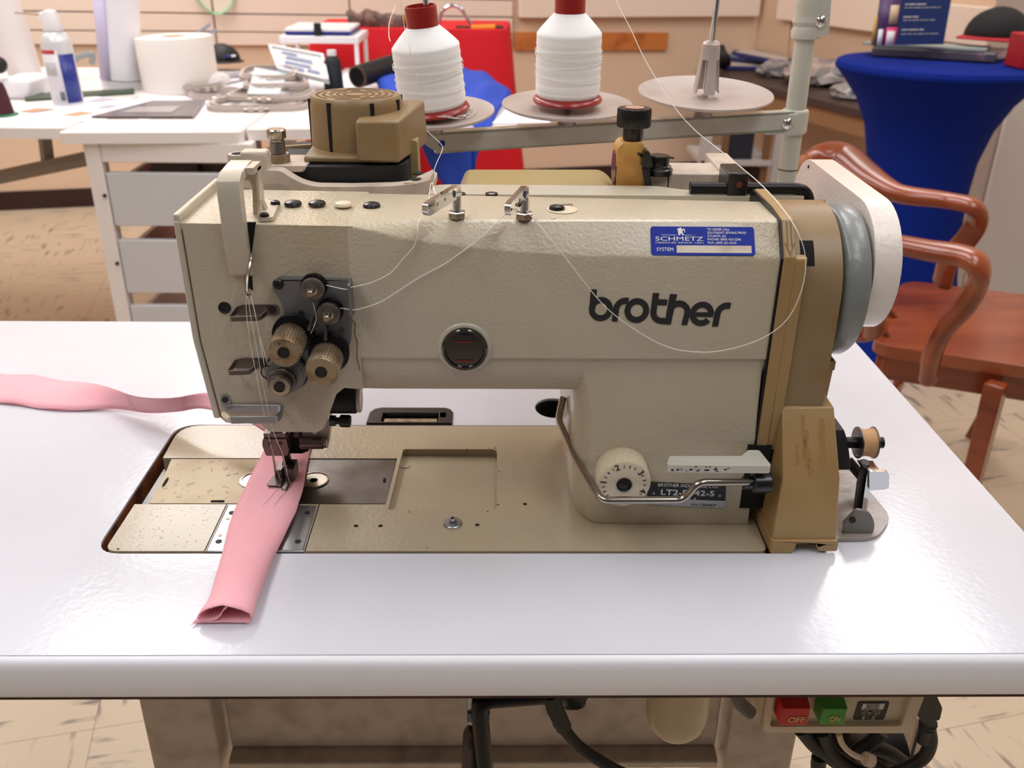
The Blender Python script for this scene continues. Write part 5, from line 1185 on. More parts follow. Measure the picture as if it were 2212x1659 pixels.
tag(obj('wooden_board', slab(NB(), [(2.385, .655), (3.16, .645), (3.16, .725), (2.385, .735)], 0, .02, WB), mat('orange_pine', (206, 124, 60), .5, var=(14, (170, 92, 40), .5, .75)), bev=.003), 'orange wooden board fixed to the beige wall between the cones', 'board')
tag(obj('hanging_ribbon', tube(NB(), smooth([WP(.96, .93, .03), WP(.985, .87, .035), WP(1.045, .822, .04), WP(1.11, .86, .035), WP(1.13, .93, .03)], 6), .009, 8, flat=.35), mat('mint_green_ribbon', (140, 206, 164), .6)), 'mint green ribbon loop hanging on the slat panel', 'ribbon')
tag(obj('wall_cord', tube(NB(), smooth([WP(.17, .93, .04), WP(.2, .80, .04), WP(.235, .74, .04)], 5), .0025, 6), mat('thin_grey_cord', (150, 130, 112), .6)), 'thin cord hanging on the slat panel at the far left', 'cord')

# long white cutting table with drawers --------------------------
ZD = .74
M['desk'] = mat('white_desk', (238, 230, 226), .4)
M['deskg'] = mat('white_grey_drawer', (206, 206, 210), .45)
M['trest'] = mat('grey_steel', (150, 140, 134), .45)
dk = thing('cutting_table', 'long white work table with leaves at the back left', 'table', (-.75, 2.6, 0))
def dtop(pts, name): obj(name, slab(NB(), fillet(pts, .012), ZD-.024, ZD, XY), M['desk'], dk, bev=.009, seg=3)
dtop([(-2.1, 2.088), (-.958, 2.104), (-.958, 3.15), (-2.1, 3.15)], 'left_leaf')
dtop([(-.953, 2.050), (-.5645, 2.075), (-.5645, 3.15), (-.953, 3.15)], 'centre_top')
dtop([(-.5600, 2.105), (.055, 2.175), (-.075, 3.15), (-.5600, 3.15)], 'right_leaf')
for a_, b_ in ((at(-60, 395, Y=2.5), at(200, 340, Y=2.34)), (at(105, 362, Y=2.42), at(95, 283, Y=2.42)), (at(545, 280, Y=2.2), at(560, 420, Y=2.2))):
    obj('folding_bracket', tube(NB(), [a_, b_], .018, 4), M['trest'], dk)
cab = thing('drawer_cabinet', 'white open-framed drawer cabinet under the cutting table', 'cabinet', (-.74, 2.3, 0))
cx0, cx1 = -.9120, -.5420
for x in (cx0, cx1-.032):
    for y in (2.068, 2.50): obj('post', box(NB(), x, x+.034, y, y+.04, 0, ZD-.024), M['desk'], cab, bev=.002)
obj('apron', box(NB(), cx0+.034, cx1-.032, 2.072, 2.09, .672, ZD-.0245), M['desk'], cab, bev=.002)
for z0, z1_ in ((.526, .648), (.362, .492), (.196, .330), (.04, .165)):
    d = obj('drawer', box(NB(), cx0+.036, cx1-.034, 2.074, 2.092, z0, z1_), M['deskg'], cab, bev=.002)
    for xd in (cx0+.05, cx1-.06): obj('drawer_side', box(NB(), xd, xd+.012, 2.092, 2.50, z0, z1_-.02), M['desk'], d)
    obj('drawer_floor', box(NB(), cx0+.06, cx1-.06, 2.092, 2.50, z0, z0+.006), M['desk'], d)
    obj('runner_pin', cyl(NB(), (cx0+.030, 2.066, (z0+z1_)/2+.012), (cx0+.030, 2.06, (z0+z1_)/2+.012), .004, None, 10), M['blackm'], d)
tag(obj('drawer_contents', sphere(sphere(box(NB(), -.80, -.70, 2.12, 2.35, .535, .655), (-.66, 2.2, .63), .045, .7), (-.58, 2.2, .635), .04, .7), mat('dim_grey_stuff', (120, 112, 112), .8), bev=.01), 'grey folded things lying in the top drawer', 'supplies', kind='stuff')
tag(obj('green_cloth', box(NB(), -.78, -.66, 2.12, 2.34, .37, .482), mat('green_fabric', (70, 96, 58), .9), bev=.02), 'green and brown cloth in the second drawer', 'cloth')

def onD(u, v): return at(u, v, Z=ZD)
# air duster can
p = onD(146, 226); can = thing('air_duster_can', 'leaning white and blue aerosol duster can with white trigger cap', 'spray can', p)
b0 = p+Vector((0, .01, 0)); tp_ = at(104, 22, Y=b0.y); ax = (tp_-b0); Hc = ax.length; ax = Vector((ax.x*.72, 0, ax.z)).normalized()
Rc = (onD(178, 226).x-onD(114, 226).x)/2
obj('can_body', lathe(NB(), [(Rc*.96, 0), (Rc, .003), (Rc, Hc*.66), (Rc*.95, Hc*.70), (Rc*.8, Hc*.745), (Rc*.55, Hc*.785), (Rc*.5, Hc*.79)], b0, ax, 32), mat('can_white', (226, 228, 232), .3, .2), can)
def canpatch(name, a0, a1, h0, h1, mt, k=.0006):
    s = ax.cross(Vector((0, 1, 0))).normalized()*-1; q = ax.cross(s).normalized()
    if q.y > 0: q = -q
    rows = [[b0+ax*h+(s*math.sin(a)+q*math.cos(a))*(Rc+k) for a in [a0+(a1-a0)*i/10 for i in range(11)]] for h in (h0, h1)]
    return obj(name, grid(NB(), rows), mt, can, solid=.0004)
canpatch('blue_panel', .38, 1.5, Hc*.03, Hc*.55, mat('can_blue', (40, 56, 140), .35))
canpatch('label_panel', -1.15, .34, Hc*.03, Hc*.60, mat('can_label', (226, 222, 228), .5))
canpatch('red_stripe', -1.05, .20, Hc*.56, Hc*.60, mat('can_red', (196, 40, 44), .4), .001)
canpatch('barcode', .0, .30, Hc*.06, Hc*.155, mat('barcode_grey', (110, 110, 114), .6), .001)
canpatch('small_print', -.75, .10, Hc*.33, Hc*.47, mat('small_print_grey', (168, 166, 170), .6, var=(900, (214, 212, 216), .45, .55)), .001)
n0 = b0+ax*(Hc*.79)
cp_ = obj('trigger_cap', lathe(NB(), [(Rc*.62, 0), (Rc*.64, .006), (Rc*.60, Hc*.10), (Rc*.5, Hc*.16), (Rc*.42, Hc*.20), (Rc*.2, Hc*.215), (0, Hc*.218)], n0, ax, 24), M['white'], can)
obj('spout', tube(NB(), [n0+ax*Hc*.15, n0+ax*Hc*.155+Vector((-.018, 0, 0)), n0+ax*Hc*.10+Vector((-.022, 0, 0))], .010, 10), M['white'], can)
obj('straw', tube(NB(), [n0+ax*Hc*.16+Vector((-.02, 0, 0)), n0+ax*Hc*.18+Vector((-.085, 0, 0))], .0016, 6), mat('straw_brown', (150, 120, 96), .5), can)
# big roll
p = onD(371, 206); R_ = (onD(452, 190).x-onD(292, 190).x)/2; zt_ = at(365, 78, Y=p.y+R_).z
rl_ = thing('stabiliser_roll', 'big white roll of stabiliser paper standing on the cutting table', 'paper roll', (p.x, p.y+R_*.9, ZD))
hr = zt_-ZD; c0 = Vector((p.x, p.y+R_*.9, ZD+.001))
obj('roll', lathe(NB(), [(R_*.28, 0), (R_*.98, 0), (R_*.99, .003), (R_, hr*.5), (R_*1.0, hr-.002), (R_*.99, hr), (R_*.30, hr), (R_*.28, hr-.004), (R_*.28, 0)], c0, (-.03, 0, 1), 48), mat('roll_paper', (244, 236, 228), .8), rl_)
obj('cardboard_core', lathe(NB(), [(R_*.24, 0), (R_*.29, 0), (R_*.29, hr+.001), (R_*.24, hr+.001)], c0, (-.03, 0, 1), 30), mat('cardboard', (176, 140, 104), .8), rl_)
obj('loose_sheet', tube(NB(), [c0+Vector((R_*.7, -R_*.35, .02)), c0+Vector((R_*1.05, -R_*.1, .03)), c0+Vector((R_*1.2, .02, .028))], [.02, .024, .012], 10, flat=.9), mat('roll_paper_end', (240, 232, 230), .8), rl_)
# tall narrow white roll
p = onD(236, 198); pt = at(225, -30, Y=p.y+.02)
tr_ = thing('tall_vinyl_roll', 'tall white vinyl roll with lavender side standing left of the big roll', 'roll', p)
wl, wr = onD(206, 198).x, onD(292, 198).x; w2 = (wr-wl)/2; cx_ = (wl+wr)/2
ax = (at(236, -20, Y=p.y)-at(250, 198, Y=p.y)); ax.y = 0; ax.normalize()
obj('roll', lathe(NB(), [(w2*.99, 0), (w2, .004), (w2*1.12, .32)], (cx_, p.y+w2, ZD+.001), ax, 36), M['whitep'], tr_)
obj('lavender_flap', grid(NB(), [[Vector((cx_, p.y+w2, ZD+.001))+ax*h+Vector((math.sin(a), -math.cos(a), 0))*(w2*(1+.375*h)+.002) for a in [-1.25+.12*i for i in range(10)]] for h in (.028, .30)]), mat('lavender_liner', (206, 198, 228), .7), tr_, solid=.001)  # lavender colour along the roll's left side
obj('dark_band', lathe(NB(), [(w2*1.0, .026), (w2*1.025, .026), (w2*1.025, .0285), (w2*1.0, .0285)], (cx_, p.y+w2, ZD+.001), ax, 36), mat('band_grey', (150, 146, 146), .6), tr_)
# white tube at far left
p = onD(60, 200)
tag(obj('white_tube', lathe(NB(), [(.036, 0), (.038, .004), (.055, .16), (.058, .36), (.05, .362)], p+Vector((-.01, .05, .001)), (-.22, 0, 1), 36), mat('white_tube', (236, 228, 224), .6)), 'white tapering roll leaning at the left edge of the table', 'roll')
tag(obj('tube_base', box(NB(), onD(0, 220).x-.02, onD(55, 220).x, p.y-.12, p.y+.02, ZD, ZD+.05), M['whitep'], bev=.01), 'small white box under the leaning white roll', 'box')
# spools of the left edge
p = onD(3, 250); t = thing('maroon_thread_cone', 'maroon thread cone on a green base at the left edge', 'thread cone', p)
obj('cone_base', lathe(NB(), [(.038, 0), (.038, .004), (.03, .006), (0, .006)], p, n=28), mat('green_base', (46, 120, 84), .5), t)
obj('wound_thread', lathe(NB(), [(.0, .006), (.030, .006), (.022, .06), (.018, .075), (0, .076)], p, n=28), mat('maroon_thread', (70, 14, 30), .7), t)
p = at(-4, 140, Y=2.5); tag(obj('black_bobbin_case', sphere(NB(), p, .022, 1, 16), M['blackm']), 'round black knob at the very left edge', 'knob')
# papers and folder
def sheet(name, pts, z, th, mt): return obj(name, slab(NB(), [tuple(onD(*q)[:2]) for q in pts], ZD+z, ZD+z+th, XY), mt, flat=True)
t = thing('printed_sheets', 'printed paper sheets with photos lying in front of the spray can', 'paper', onD(150, 240))
def psheet(name, pts, z, mt, th=.0006): return obj(name, slab(NB(), [tuple(onD(*q)[:2]) for q in pts], ZD+z, ZD+z+th, XY), mt, t, flat=True)
psheet('sheet', [(-40, 262), (20, 232), (175, 218), (235, 262)], .0004, M['whitep'])
psheet('sheet', [(120, 250), (190, 208), (350, 222), (190, 258)], .0014, M['whitep'])
ph = [mat('photo_brown', (196, 150, 116), .6), mat('photo_lilac', (190, 182, 196), .6)]
for i, (u, v, w_) in enumerate(((80, 240, 38), (172, 248, 38), (222, 218, 38), (232, 233, 30))):
    psheet('photo', [(u-w_, v+3), (u, v-5), (u+w_, v-2), (u-5, v+5)], .0022, ph[i//2], .0004)
tag(sheet('dark_folder', [(198, 257), (330, 223), (445, 222), (418, 257)], .003, .004, mat('dark_glossy_folder', (112, 102, 104), .25)), 'dark glossy folder lying on the table edge', 'folder')
tag(sheet('folder_card', [(262, 250), (300, 238), (392, 236), (372, 250)], .0075, .0006, mat('folder_print', (168, 158, 158), .3)), 'pale printed card lying on the dark folder', 'card')
tag(sheet('green_mat', [(55, 208), (290, 196), (290, 204), (55, 220)], .001, .005, mat('dark_green_mat', (70, 84, 66), .7)), 'dark green cutting mat behind the spray can', 'cutting mat')
# embroidery hoops: stacked rounded rings
M['hoop'] = mat('grey_hoop_plastic', (186, 172, 164), .45)
def hoop(u, v, wx, wy, z, rot, label, tilt=0, th=.011):
    c = onD(u, v); o_ = fillet([(-wx, -wy), (wx, -wy), (wx, wy), (-wx, wy)], min(wx, wy)*.75, 8); i_ = fillet([(-wx+.009, -wy+.009), (wx-.009, -wy+.009), (wx-.009, wy-.009), (-wx+.009, wy-.009)], min(wx, wy)*.7, 8)
    Rm = RZ(rot) @ RX(tilt); f = lambda x, y, a: c+Vector((0, 0, z))+Rm @ Vector((x, y, a))
    t = thing('embroidery_hoop', label, 'embroidery hoop', c+Vector((0, 0, z)), 'grey embroidery hoops')
    obj('outer_ring', slab(NB(), o_, 0, th, f, [i_]), M['hoop'], t, bev=.002)
    o2 = [(x*.90, y*.90) for x, y in o_]; i2 = [(x*.84, y*.84) for x, y in o_]
    obj('inner_ring', slab(NB(), o2, .002, th+.004, f, [i2]), M['hoop'], t, bev=.0015)
    bm = NB()
    for sx_ in (-1, 1): obox(bm, f(sx_*.012, -wy-.005, th/2), (.014, .012, .012), Rm)
    obj('clamp_lug', bm, M['hoop'], t, bev=.002)
    obj('clamp_screw', cyl(NB(), f(-.03, -wy-.005, th/2), f(.03, -wy-.005, th/2), .003, None, 10), M['nickel'], t)
hoop(560, 230, .125, .085, .001, .15, 'grey embroidery hoop at the bottom front of the pile')
hoop(590, 222, .105, .09, .017, -.12, 'grey embroidery hoop second from the bottom of the pile')
hoop(600, 214, .085, .075, .034, .22, 'grey embroidery hoop in the middle of the pile')
hoop(585, 206, .075, .062, .051, .05, 'topmost grey embroidery hoop, holding the pale sheet', .12)
hoop(470, 208, .075, .062, .001, .5, 'grey embroidery hoop at the left end of the pile')
hoop(430, 200, .06, .05, .018, .9, 'small grey hoop lying tilted over the left end', .15)
a_ = [at(*q, Y=y) for q, y in (((534, 205), 2.40), ((604, 205), 2.40), ((622, 160), 2.62), ((550, 147), 2.62))]
bm = NB(); hexa(bm, a_, [p+Vector((0, -.001, .003)) for p in a_]); tag(obj('pale_template', bm, mat('pale_blue_grey_plastic', (206, 214, 220), .3), bev=.002), 'pale translucent template sheet leaning in the hoops', 'template')
# picture frame leaning
a_ = [at(*q, Y=y) for q, y in (((600, 156), 2.62), ((712, 182), 2.56), ((700, 125), 2.78), ((580, 103), 2.84))]
pf2 = thing('framed_print', 'white framed print with blue sketches tilted behind the hoops', 'picture frame', a_[0])
obj('mount', hexa(NB(), a_, [p+Vector((0, -.002, .006)) for p in a_]), mat('glassy_print', (220, 222, 226), .2), pf2)
mid = lambda x, y, k=0: (a_[0]*(1-x)*(1-y)+a_[1]*x*(1-y)+a_[3]*(1-x)*y+a_[2]*x*y)+Vector((0, -.003-k, .0075+k))
bm = NB()
for (xa, ya, xb, yb) in ((0, 0, 1, .05), (0, .93, 1, 1), (0, 0, .05, 1), (.95, 0, 1, 1)):
    q = [mid(xa, ya), mid(xb, ya), mid(xb, yb), mid(xa, yb)]; hexa(bm, q, [p+Vector((0, -.002, .005)) for p in q])
obj('frame', bm, M['white'], pf2)
bm = NB()
for (xa, ya, xb, yb) in ((.15, .15, .55, .28), (.2, .35, .7, .45), (.25, .55, .75, .68), (.6, .2, .85, .3), (.2, .75, .5, .84)):
    q = [mid(xa, ya, .0005), mid(xb, ya, .0005), mid(xb, yb, .0005), mid(xa+.05, yb, .0005)]; bm.faces.new([bm.verts.new(p) for p in q])
obj('blue_sketch', bm, mat('sketch_blue', (128, 140, 176), .5), pf2, flat=True)
# dark thread cone with white top
p = onD(722, 196); R_ = .0225*p.y/2.4
t = thing('dark_thread_cone', 'dark navy thread cone with a white top behind the hoops', 'thread cone', p)
hc = at(718, 108, Y=p.y).z-ZD
obj('wound_thread', lathe(NB(), [(0, 0), (R_*1.12, 0), (R_*1.1, .004), (R_*.92, hc*.72), (R_*.55, hc*.86), (R_*.5, hc*.87)], p, n=30), mat('navy_thread', (14, 24, 34), .6), t)
obj('cone_top', lathe(NB(), [(R_*.5, hc*.85), (R_*.5, hc), (0, hc)], p, n=24), M['white'], t)
# black cap behind the roll
def cap(name, label, c, s, rot, crown, brim_, logo=None, button=None):
    t = thing(name, label, 'cap', c); Rm = RZ(rot); c = Vector(c)
    bm = NB(); bmesh.ops.create_uvsphere(bm, u_segments=28, v_segments=14, radius=1)
    bmesh.ops.delete(bm, geom=[v for v in bm.verts if v.co.z < -.12], context='VERTS')
    for v in bm.verts:
        x, y, z = v.co; k = 1+.10*max(0, z)*(1 if x < 0 else .3); v.co = c+Rm @ Vector((x*s*.98*k, y*s*.86, max(0, z+.12)*s*.82 if z < .5 else (z+.12)*s*.82-.05*s*(z-.5)*(1 if x > 0 else 0)))
    obj('crown', bm, crown, t, solid=.002)
    rows = []
    for i in range(9):
        r = 1+i/8*.62; row = []
        for j in range(15):
            a = -1.05+2.1*j/14; row.append(c+Rm @ Vector((s*(math.cos(a)*.93*(1+(r-1)*1.0)+.0), s*math.sin(a)*.86*(1+(r-1)*.18), s*(.13-.10*(math.sin(a))**2*(r-1)-.02*(r-1)))))
        rows.append(row)
    obj('brim', grid(NB(), rows), brim_, t, solid=.004)
    if button: obj('button', sphere(NB(), c+Rm @ Vector((-.05*s, 0, .90*s)), .07*s, .5, 10), button, t)
    if logo:
        for (dy, m_l) in logo: obj('logo_patch', obox(NB(), c+Rm @ Vector((s*1.0, dy*s, .38*s)), (.012, .22*s, .10*s), Rm @ RY(-.35)), m_l, t)
    return t
pc = onD(484, 148); cap('black_baseball_cap', 'black cap with blue and white logo lying behind the big roll', (pc.x, pc.y, ZD+.02), .062, -.9, M['blackm'], M['blackm'], [(-.12, mat('logo_blue', (50, 60, 150), .5)), (.14, M['white'])])
# pens behind the roll
for i, (q0, q1) in enumerate((((430, 70), (452, 53)), ((440, 80), (466, 65)))):
    tag(obj('grey_pen', tube(NB(), [Vector((at(*q0, Y=3.0).x-.03, 3.02, ZD+.006)), at(*q0, Y=3.0), at(*q1, Y=2.95)], .0055, 8), mat('pen_grey', (150, 152, 170), .4)), ('upper', 'lower')[i]+' of the two grey rods sticking out behind the big roll', 'rod')
tag(obj('grey_gadget', tube(NB(), smooth([at(158, 132, Y=2.9), at(172, 122, Y=2.9), at(200, 118, Y=2.9), at(198, 138, Y=2.9)], 4), .009, 8), mat('grey_plastic', (140, 146, 150), .5)), 'grey plastic gadget between the spray can and the tall roll', 'gadget')
tag(sheet('white_papers', [(300, 262), (300, 205), (560, 150), (690, 130), (700, 190)], .0001, .0003, M['whitep']), 'white paper lying under the hoops', 'paper')
tag(obj('grey_scraps', tube(NB(), smooth([onD(470, 185)+Vector((0, 0, .012)), onD(500, 178)+Vector((0, 0, .02)), onD(540, 172)+Vector((0, 0, .012))], 4), .02, 8, flat=.5), mat('grey_scrap', (170, 164, 168), .8)), 'grey scraps behind the hoop pile', 'scraps', kind='stuff')
# white stand with blue-edged board on it
yS = 3.05
sc = thing('folding_stool', 'white folding stand with thin legs behind the framed print', 'stand', at(690, 95, Y=yS))
z_ = at(690, 78, Y=yS).z; x0, x1 = at(603, 85, Y=yS).x, at(775, 85, Y=yS).x
obj('stand_top', box(NB(), x0, x1, yS, yS+.24, z_-.022, z_), M['white'], sc, bev=.004)
for x in (x0+.01, x1-.01):
    for y in (yS+.012, yS+.228): obj('leg', cyl(NB(), (x, y, z_-.02), (x, y, ZD), .007, None, 10), M['white'], sc)
zb2 = z_+.002; bx0, bx1 = at(617, 75, Y=yS+.02).x, at(757, 75, Y=yS+.02).x
cb = thing('clip_board_box', 'flat white board with a blue edge and black clip on the stand', 'box', ((bx0+bx1)/2, yS+.1, zb2))
obj('blue_edge', box(NB(), bx0, bx1, yS+.015, yS+.24, zb2, zb2+.010), mat('blue_edge', (36, 50, 140), .4), cb)
obj('white_lid', box(NB(), bx0-.001, bx1+.001, yS+.013, yS+.24, zb2+.010, zb2+.019), M['white'], cb, bev=.002)
q = at(686, 58, Y=yS+.01); obj('clip', box(NB(), q.x-.011, q.x+.011, yS+.0, yS+.014, zb2-.002, q.z+.012), M['blackm'], cb, bev=.003)

# red covered table -----------------------------------------------
yR_ = 3.42
zr_ = at(1095, 66, Y=yR_).z; rx0, rx1 = at(672, 100, Y=yR_).x, at(1092, 66, Y=yR_).x
t = thing('red_covered_table', 'table covered by a bright red cloth reaching the floor', 'table', ((rx0+rx1)/2, yR_+.2, 0))
per = []
cs_ = fillet([(rx0, yR_), (rx1, yR_), (rx1+.02, yR_+.40), (rx0, yR_+.40)], .03, 5)
dens = []
for i, pnt in enumerate(cs_):
    a, b_ = Vector(pnt), Vector(cs_[(i+1) % len(cs_)]); nseg = max(1, int((b_-a).length/.025))
    for k_ in range(nseg): dens.append(a.lerp(b_, k_/nseg))
cc_ = Vector(((rx0+rx1)/2, yR_+.2)); loops = []
for f, zf in ((0, 1), (.05, .985), (.25, .75), (.6, .4), (1, .0)):
    lp = []
    for i, p_ in enumerate(dens):
        o_ = (p_-cc_); dr = Vector((o_.x/abs(o_.x) if abs(o_.x) > .9*abs(rx1-rx0)/2 else 0, o_.y/abs(o_.y) if abs(o_.y) > .17 else 0))
        lp.append((p_.x+dr.x*f*.085+dr.x*f*.02*math.sin(i*.8), p_.y+dr.y*f*.05+dr.y*f*.022*math.sin(i*.55), zr_*zf+.002))
    loops.append(lp)
obj('red_cloth', loft(NB(), loops), mat('bright_red_cloth', (216, 4, 28), .75), t, ang=60)
# garment, hoop handle and screwdriver on it
def pile(name, label, cat, pts, Y, m_, r=.03, seedv=1, dy=.1, flat=.6):
    rr = random.Random(seedv); bm = NB()
    P = [at(u, v, Y=Y) for u, v in pts]; tube(bm, smooth(P, 4), [r*(.7+.5*rr.random()) for _ in range(len(smooth(P, 4)))], 12)
    for v in bm.verts: v.co += Vector((rr.uniform(-1, 1), rr.uniform(-1, 1), rr.uniform(-1, 1)))*r*.12
    return tag(obj(name, bm, m_, ang=80), label, cat)
brn = mat('brown_grey_garment', (92, 74, 70), .9, var=(30, (140, 110, 96), .45, .6))
pile('crumpled_garment', 'crumpled brown garment on the red table left of the cone', 'garment', ((755, 48), (790, 42), (830, 50), (870, 54)), yR_+.08, brn, .034, 2)
pile('orange_cloth', 'crumpled orange cloth beside the brown garment', 'cloth', ((828, 58), (845, 48), (880, 50)), yR_+.10, mat('orange_cloth', (196, 120, 30), .9, var=(40, (70, 46, 40), .5, .6)), .02, 3)
tag(obj('chrome_hook', tube(NB(), smooth([at(948, 50, Y=yR_+.08), at(955, 25, Y=yR_+.08), at(975, 12, Y=yR_+.08), at(995, 18, Y=yR_+.08), at(1008, 38, Y=yR_+.08), at(1018, 52, Y=yR_+.08)], 6), .0065, 12), M['chrome']), 'curved chrome frame bar on the red table right of the left cone', 'frame')
sd_ = thing('orange_tool', 'orange handled tool lying on the red table edge', 'tool', at(1045, 58, Y=yR_+.05))
obj('handle', tube(NB(), [at(1018, 61, Y=yR_+.05), at(1070, 59, Y=yR_+.05)], .011, 12), mat('orange_yellow_handle', (226, 150, 30), .4), sd_)
obj('dark_end', tube(NB(), [at(985, 60, Y=yR_+.05), at(1018, 61, Y=yR_+.05)], .008, 10), mat('dark_brown_metal', (60, 34, 30), .5), sd_)
obj('dark_tip', tube(NB(), [at(1070, 59, Y=yR_+.05), at(1088, 60, Y=yR_+.05)], .008, 10), mat('dark_brown_tip', (70, 40, 30), .5), sd_)
# black roll, blue cloth, white sheet on the right leaf
p0, p1 = at(772, 166, Y=2.62), at(860, 138, Y=2.78)
t = thing('black_fabric_roll', 'black material rolled on a cardboard tube behind the left cone', 'roll', p0)
obj('roll', cyl(NB(), p0, p1+(p1-p0)*.4, .030, None, 30, .002), M['blackm'], t)
dd = (p1-p0).normalized(); obj('tube_end', lathe(NB(), [(.030, 0), (.026, -.002), (.024, .03), (.0, .03)], p0-dd*.0005, dd, 28), mat('tube_dark_brown', (90, 58, 48), .7), t)
obj('tube_mouth', lathe(NB(), [(.024, -.0022), (0, -.0022)], p0-dd*.0, dd, 28), M['cavity'], t)
tag(sheet('white_sheet', [(735, 210), (745, 150), (790, 150), (800, 200)], .001, .003, M['whitep']), 'white sheet lying beside the dark navy cone', 'paper')
tag(sheet('white_bag', [(960, 215), (985, 150), (1060, 178), (1190, 268), (1040, 270)], .001, .003, M['whitep']), 'white paper under the blue cloth at the table end', 'paper')
# blue cloth draped over the table end
m_bl = mat('royal_blue_cloth', (34, 72, 186), .85, bump=(20, .4, .006))
rows = []
rr = random.Random(8)
pth = [((790, 190), (820, 205), .03), ((870, 175), (890, 240), .035), ((950, 160), (960, 262), .03), ((1010, 165), (1000, 268), .025), ((1060, 180), (1030, 272), .02), ((1105, 208), (1060, 276), .008)]
A = [onD(*a)+Vector((0, 0, h)) for a, b, h in pth]; B = [onD(*b)+Vector((0, 0, h*.6)) for a, b, h in pth]
As, Bs = smooth(A, 5), smooth(B, 5)
for i, (a, b_) in enumerate(zip(As, Bs)):
    row = []
    for j in range(12):
        f = j/11; row.append(a.lerp(b_, f)+Vector((0, 0, .010*math.sin(f*PI)*(1+.5*math.sin(i*.7))+.005*math.sin(i*1.1+j*.9))))
    fx_ = row[-1]                                 # the part that hangs over the front edge
    u_ = i/(len(As)-1); drop_ = .17*math.sin(min(1, max(0, (u_-.15)/.8))*PI)+.02
    for j in range(1, 8):
        f = j/7; row.append(Vector((fx_.x+.01*math.sin(i*.5), fx_.y-.018-.008*math.sin(i*.9), fx_.z-drop_*f)))
    rows.append(row)
tag(obj('blue_cloth', grid(NB(), rows), m_bl, solid=.003, ang=80), 'royal blue cloth bunched on the table end behind the left cone', 'cloth')

# low dark bench along the right wall ------------------------------
bh_ = .575
t = thing('low_bench', 'low dark topped bench along the right wall', 'bench', WR(.9, 0, .25))
obj('bench_top', slab(NB(), [(.16, .012), (1.5, .012), (1.5, .42), (.16, .42)], bh_-.03, bh_, lambda x, y, a: rw0+ER*x+EO*y+Vector((0, 0, a))), mat('dark_bench_top', (66, 50, 46), .5), t, bev=.003)
obj('bench_apron', slab(NB(), [(.18, .38), (1.49, .38), (1.49, .40), (.18, .40)], bh_-.10, bh_-.03, lambda x, y, a: rw0+ER*x+EO*y+Vector((0, 0, a))), mat('brown_apron', (150, 112, 78), .6), t)
for x in (.20, 1.42): obj('leg', slab(NB(), [(x, .36), (x+.05, .36), (x+.05, .379), (x, .379)], 0, bh_-.031, lambda x_, y, a: rw0+ER*x_+EO*y+Vector((0, 0, a))), mat('brown_leg', (110, 78, 56), .6), t)
onB = lambda u, v, dz=0: at(u, v, Z=bh_+dz)
fb_ = mat('blue_frame', (42, 54, 120), .5)
for i, (P, dz, lb) in enumerate((([(1560, 150), (1700, 152), (1712, 143), (1565, 136)], .004, 'lowest flat blue frame with white mount on the bench'), ([(1568, 128), (1690, 140), (1700, 128), (1580, 116)], .03, 'middle blue edged frame in the pile on the bench'), ([(1580, 118), (1706, 142), (1712, 134), (1600, 108)], .05, 'top blue edged frame, tilted, in the pile on the bench'))):
    b_ = [onB(*q, dz) for q in P]; t = thing('picture_frame', lb, 'picture frame', b_[0], 'blue frames on the bench')
    obj('frame_body', hexa(NB(), b_, [p+Vector((0, 0, .014)) for p in b_]), fb_, t)
    c_ = sum(b_, Vector((0, 0, 0)))/4; ii = [c_.lerp(p, .86)+Vector((0, 0, .0142)) for p in b_]
    obj('mount', hexa(NB(), ii, [p+Vector((0, 0, .002)) for p in ii]), mat('frame_mount', (206, 196, 190), .5), t)
pile('black_pouch', 'black pouch behind the blue frames on the bench', 'pouch', ((1548, 128), (1568, 118)), 4.55, M['blackm'], .05, 5)
bag = mat('plastic_film', (186, 180, 180), .15, trans=.35, var=(9, (120, 122, 132), .45, .65))
for i, (c_, s_, lb) in enumerate((((1700, 165), .09, 'clear plastic bag beside the stand pole on the bench'), ((1785, 182), .13, 'large heap of clear plastic film on the bench'), ((1862, 212), .08, 'small plastic film bundle next to the blue table'))):
    bm = NB(); p = onB(*c_); bmesh.ops.create_icosphere(bm, subdivisions=3, radius=s_, matrix=Matrix.Translation(p+Vector((-.03, .0, s_*.3))) @ Matrix.Diagonal((1.2, 1.0, .45, 1)))
    rr = random.Random(i); 
    for v in bm.verts: v.co += Vector((rr.uniform(-1, 1), rr.uniform(-1, 1), rr.uniform(-.6, .8)))*s_*.14; v.co.z = max(v.co.z, bh_+.001)
    tag(obj('plastic_bag', bm, bag, flat=True), lb, 'plastic bag')
# white slatted cart under the bench end
yC = 3.9
t = thing('small_cart', 'small white cart with wooden posts seen below the thread stand beam', 'cart', at(1600, 420, Y=yC))
def fC(u, v, y=yC): p = at(u, v, Y=y); return p
wd_ = mat('cart_wood', (120, 84, 54), .6); gy_ = mat('cart_grey', (186, 180, 178), .5)
for u in (1556, 1645): q = fC(u, 420); obj('wood_post', box(NB(), q.x-.012, q.x+.012, yC, yC+.03, 0, fC(u, 285).z+.05), wd_, t)
for u in (1512, 1668): q = fC(u, 420); obj('white_post', box(NB(), q.x-.022, q.x+.022, yC-.02, yC, 0, fC(u, 285).z+.05), gy_, t)
q0, q1 = fC(1512, 345), fC(1668, 345); obj('shelf', box(NB(), q0.x, q1.x, yC-.02, yC+.3, q0.z-.02, q0.z), gy_, t)
q0, q1 = fC(1572, 345), fC(1632, 290); tag(obj('dark_panel_screen', box(NB(), q0.x, q1.x, yC+.01, yC+.04, q0.z, q1.z+.04), mat('dark_navy_panel', (34, 36, 48), .4)), 'dark navy panel standing on the small cart', 'panel')

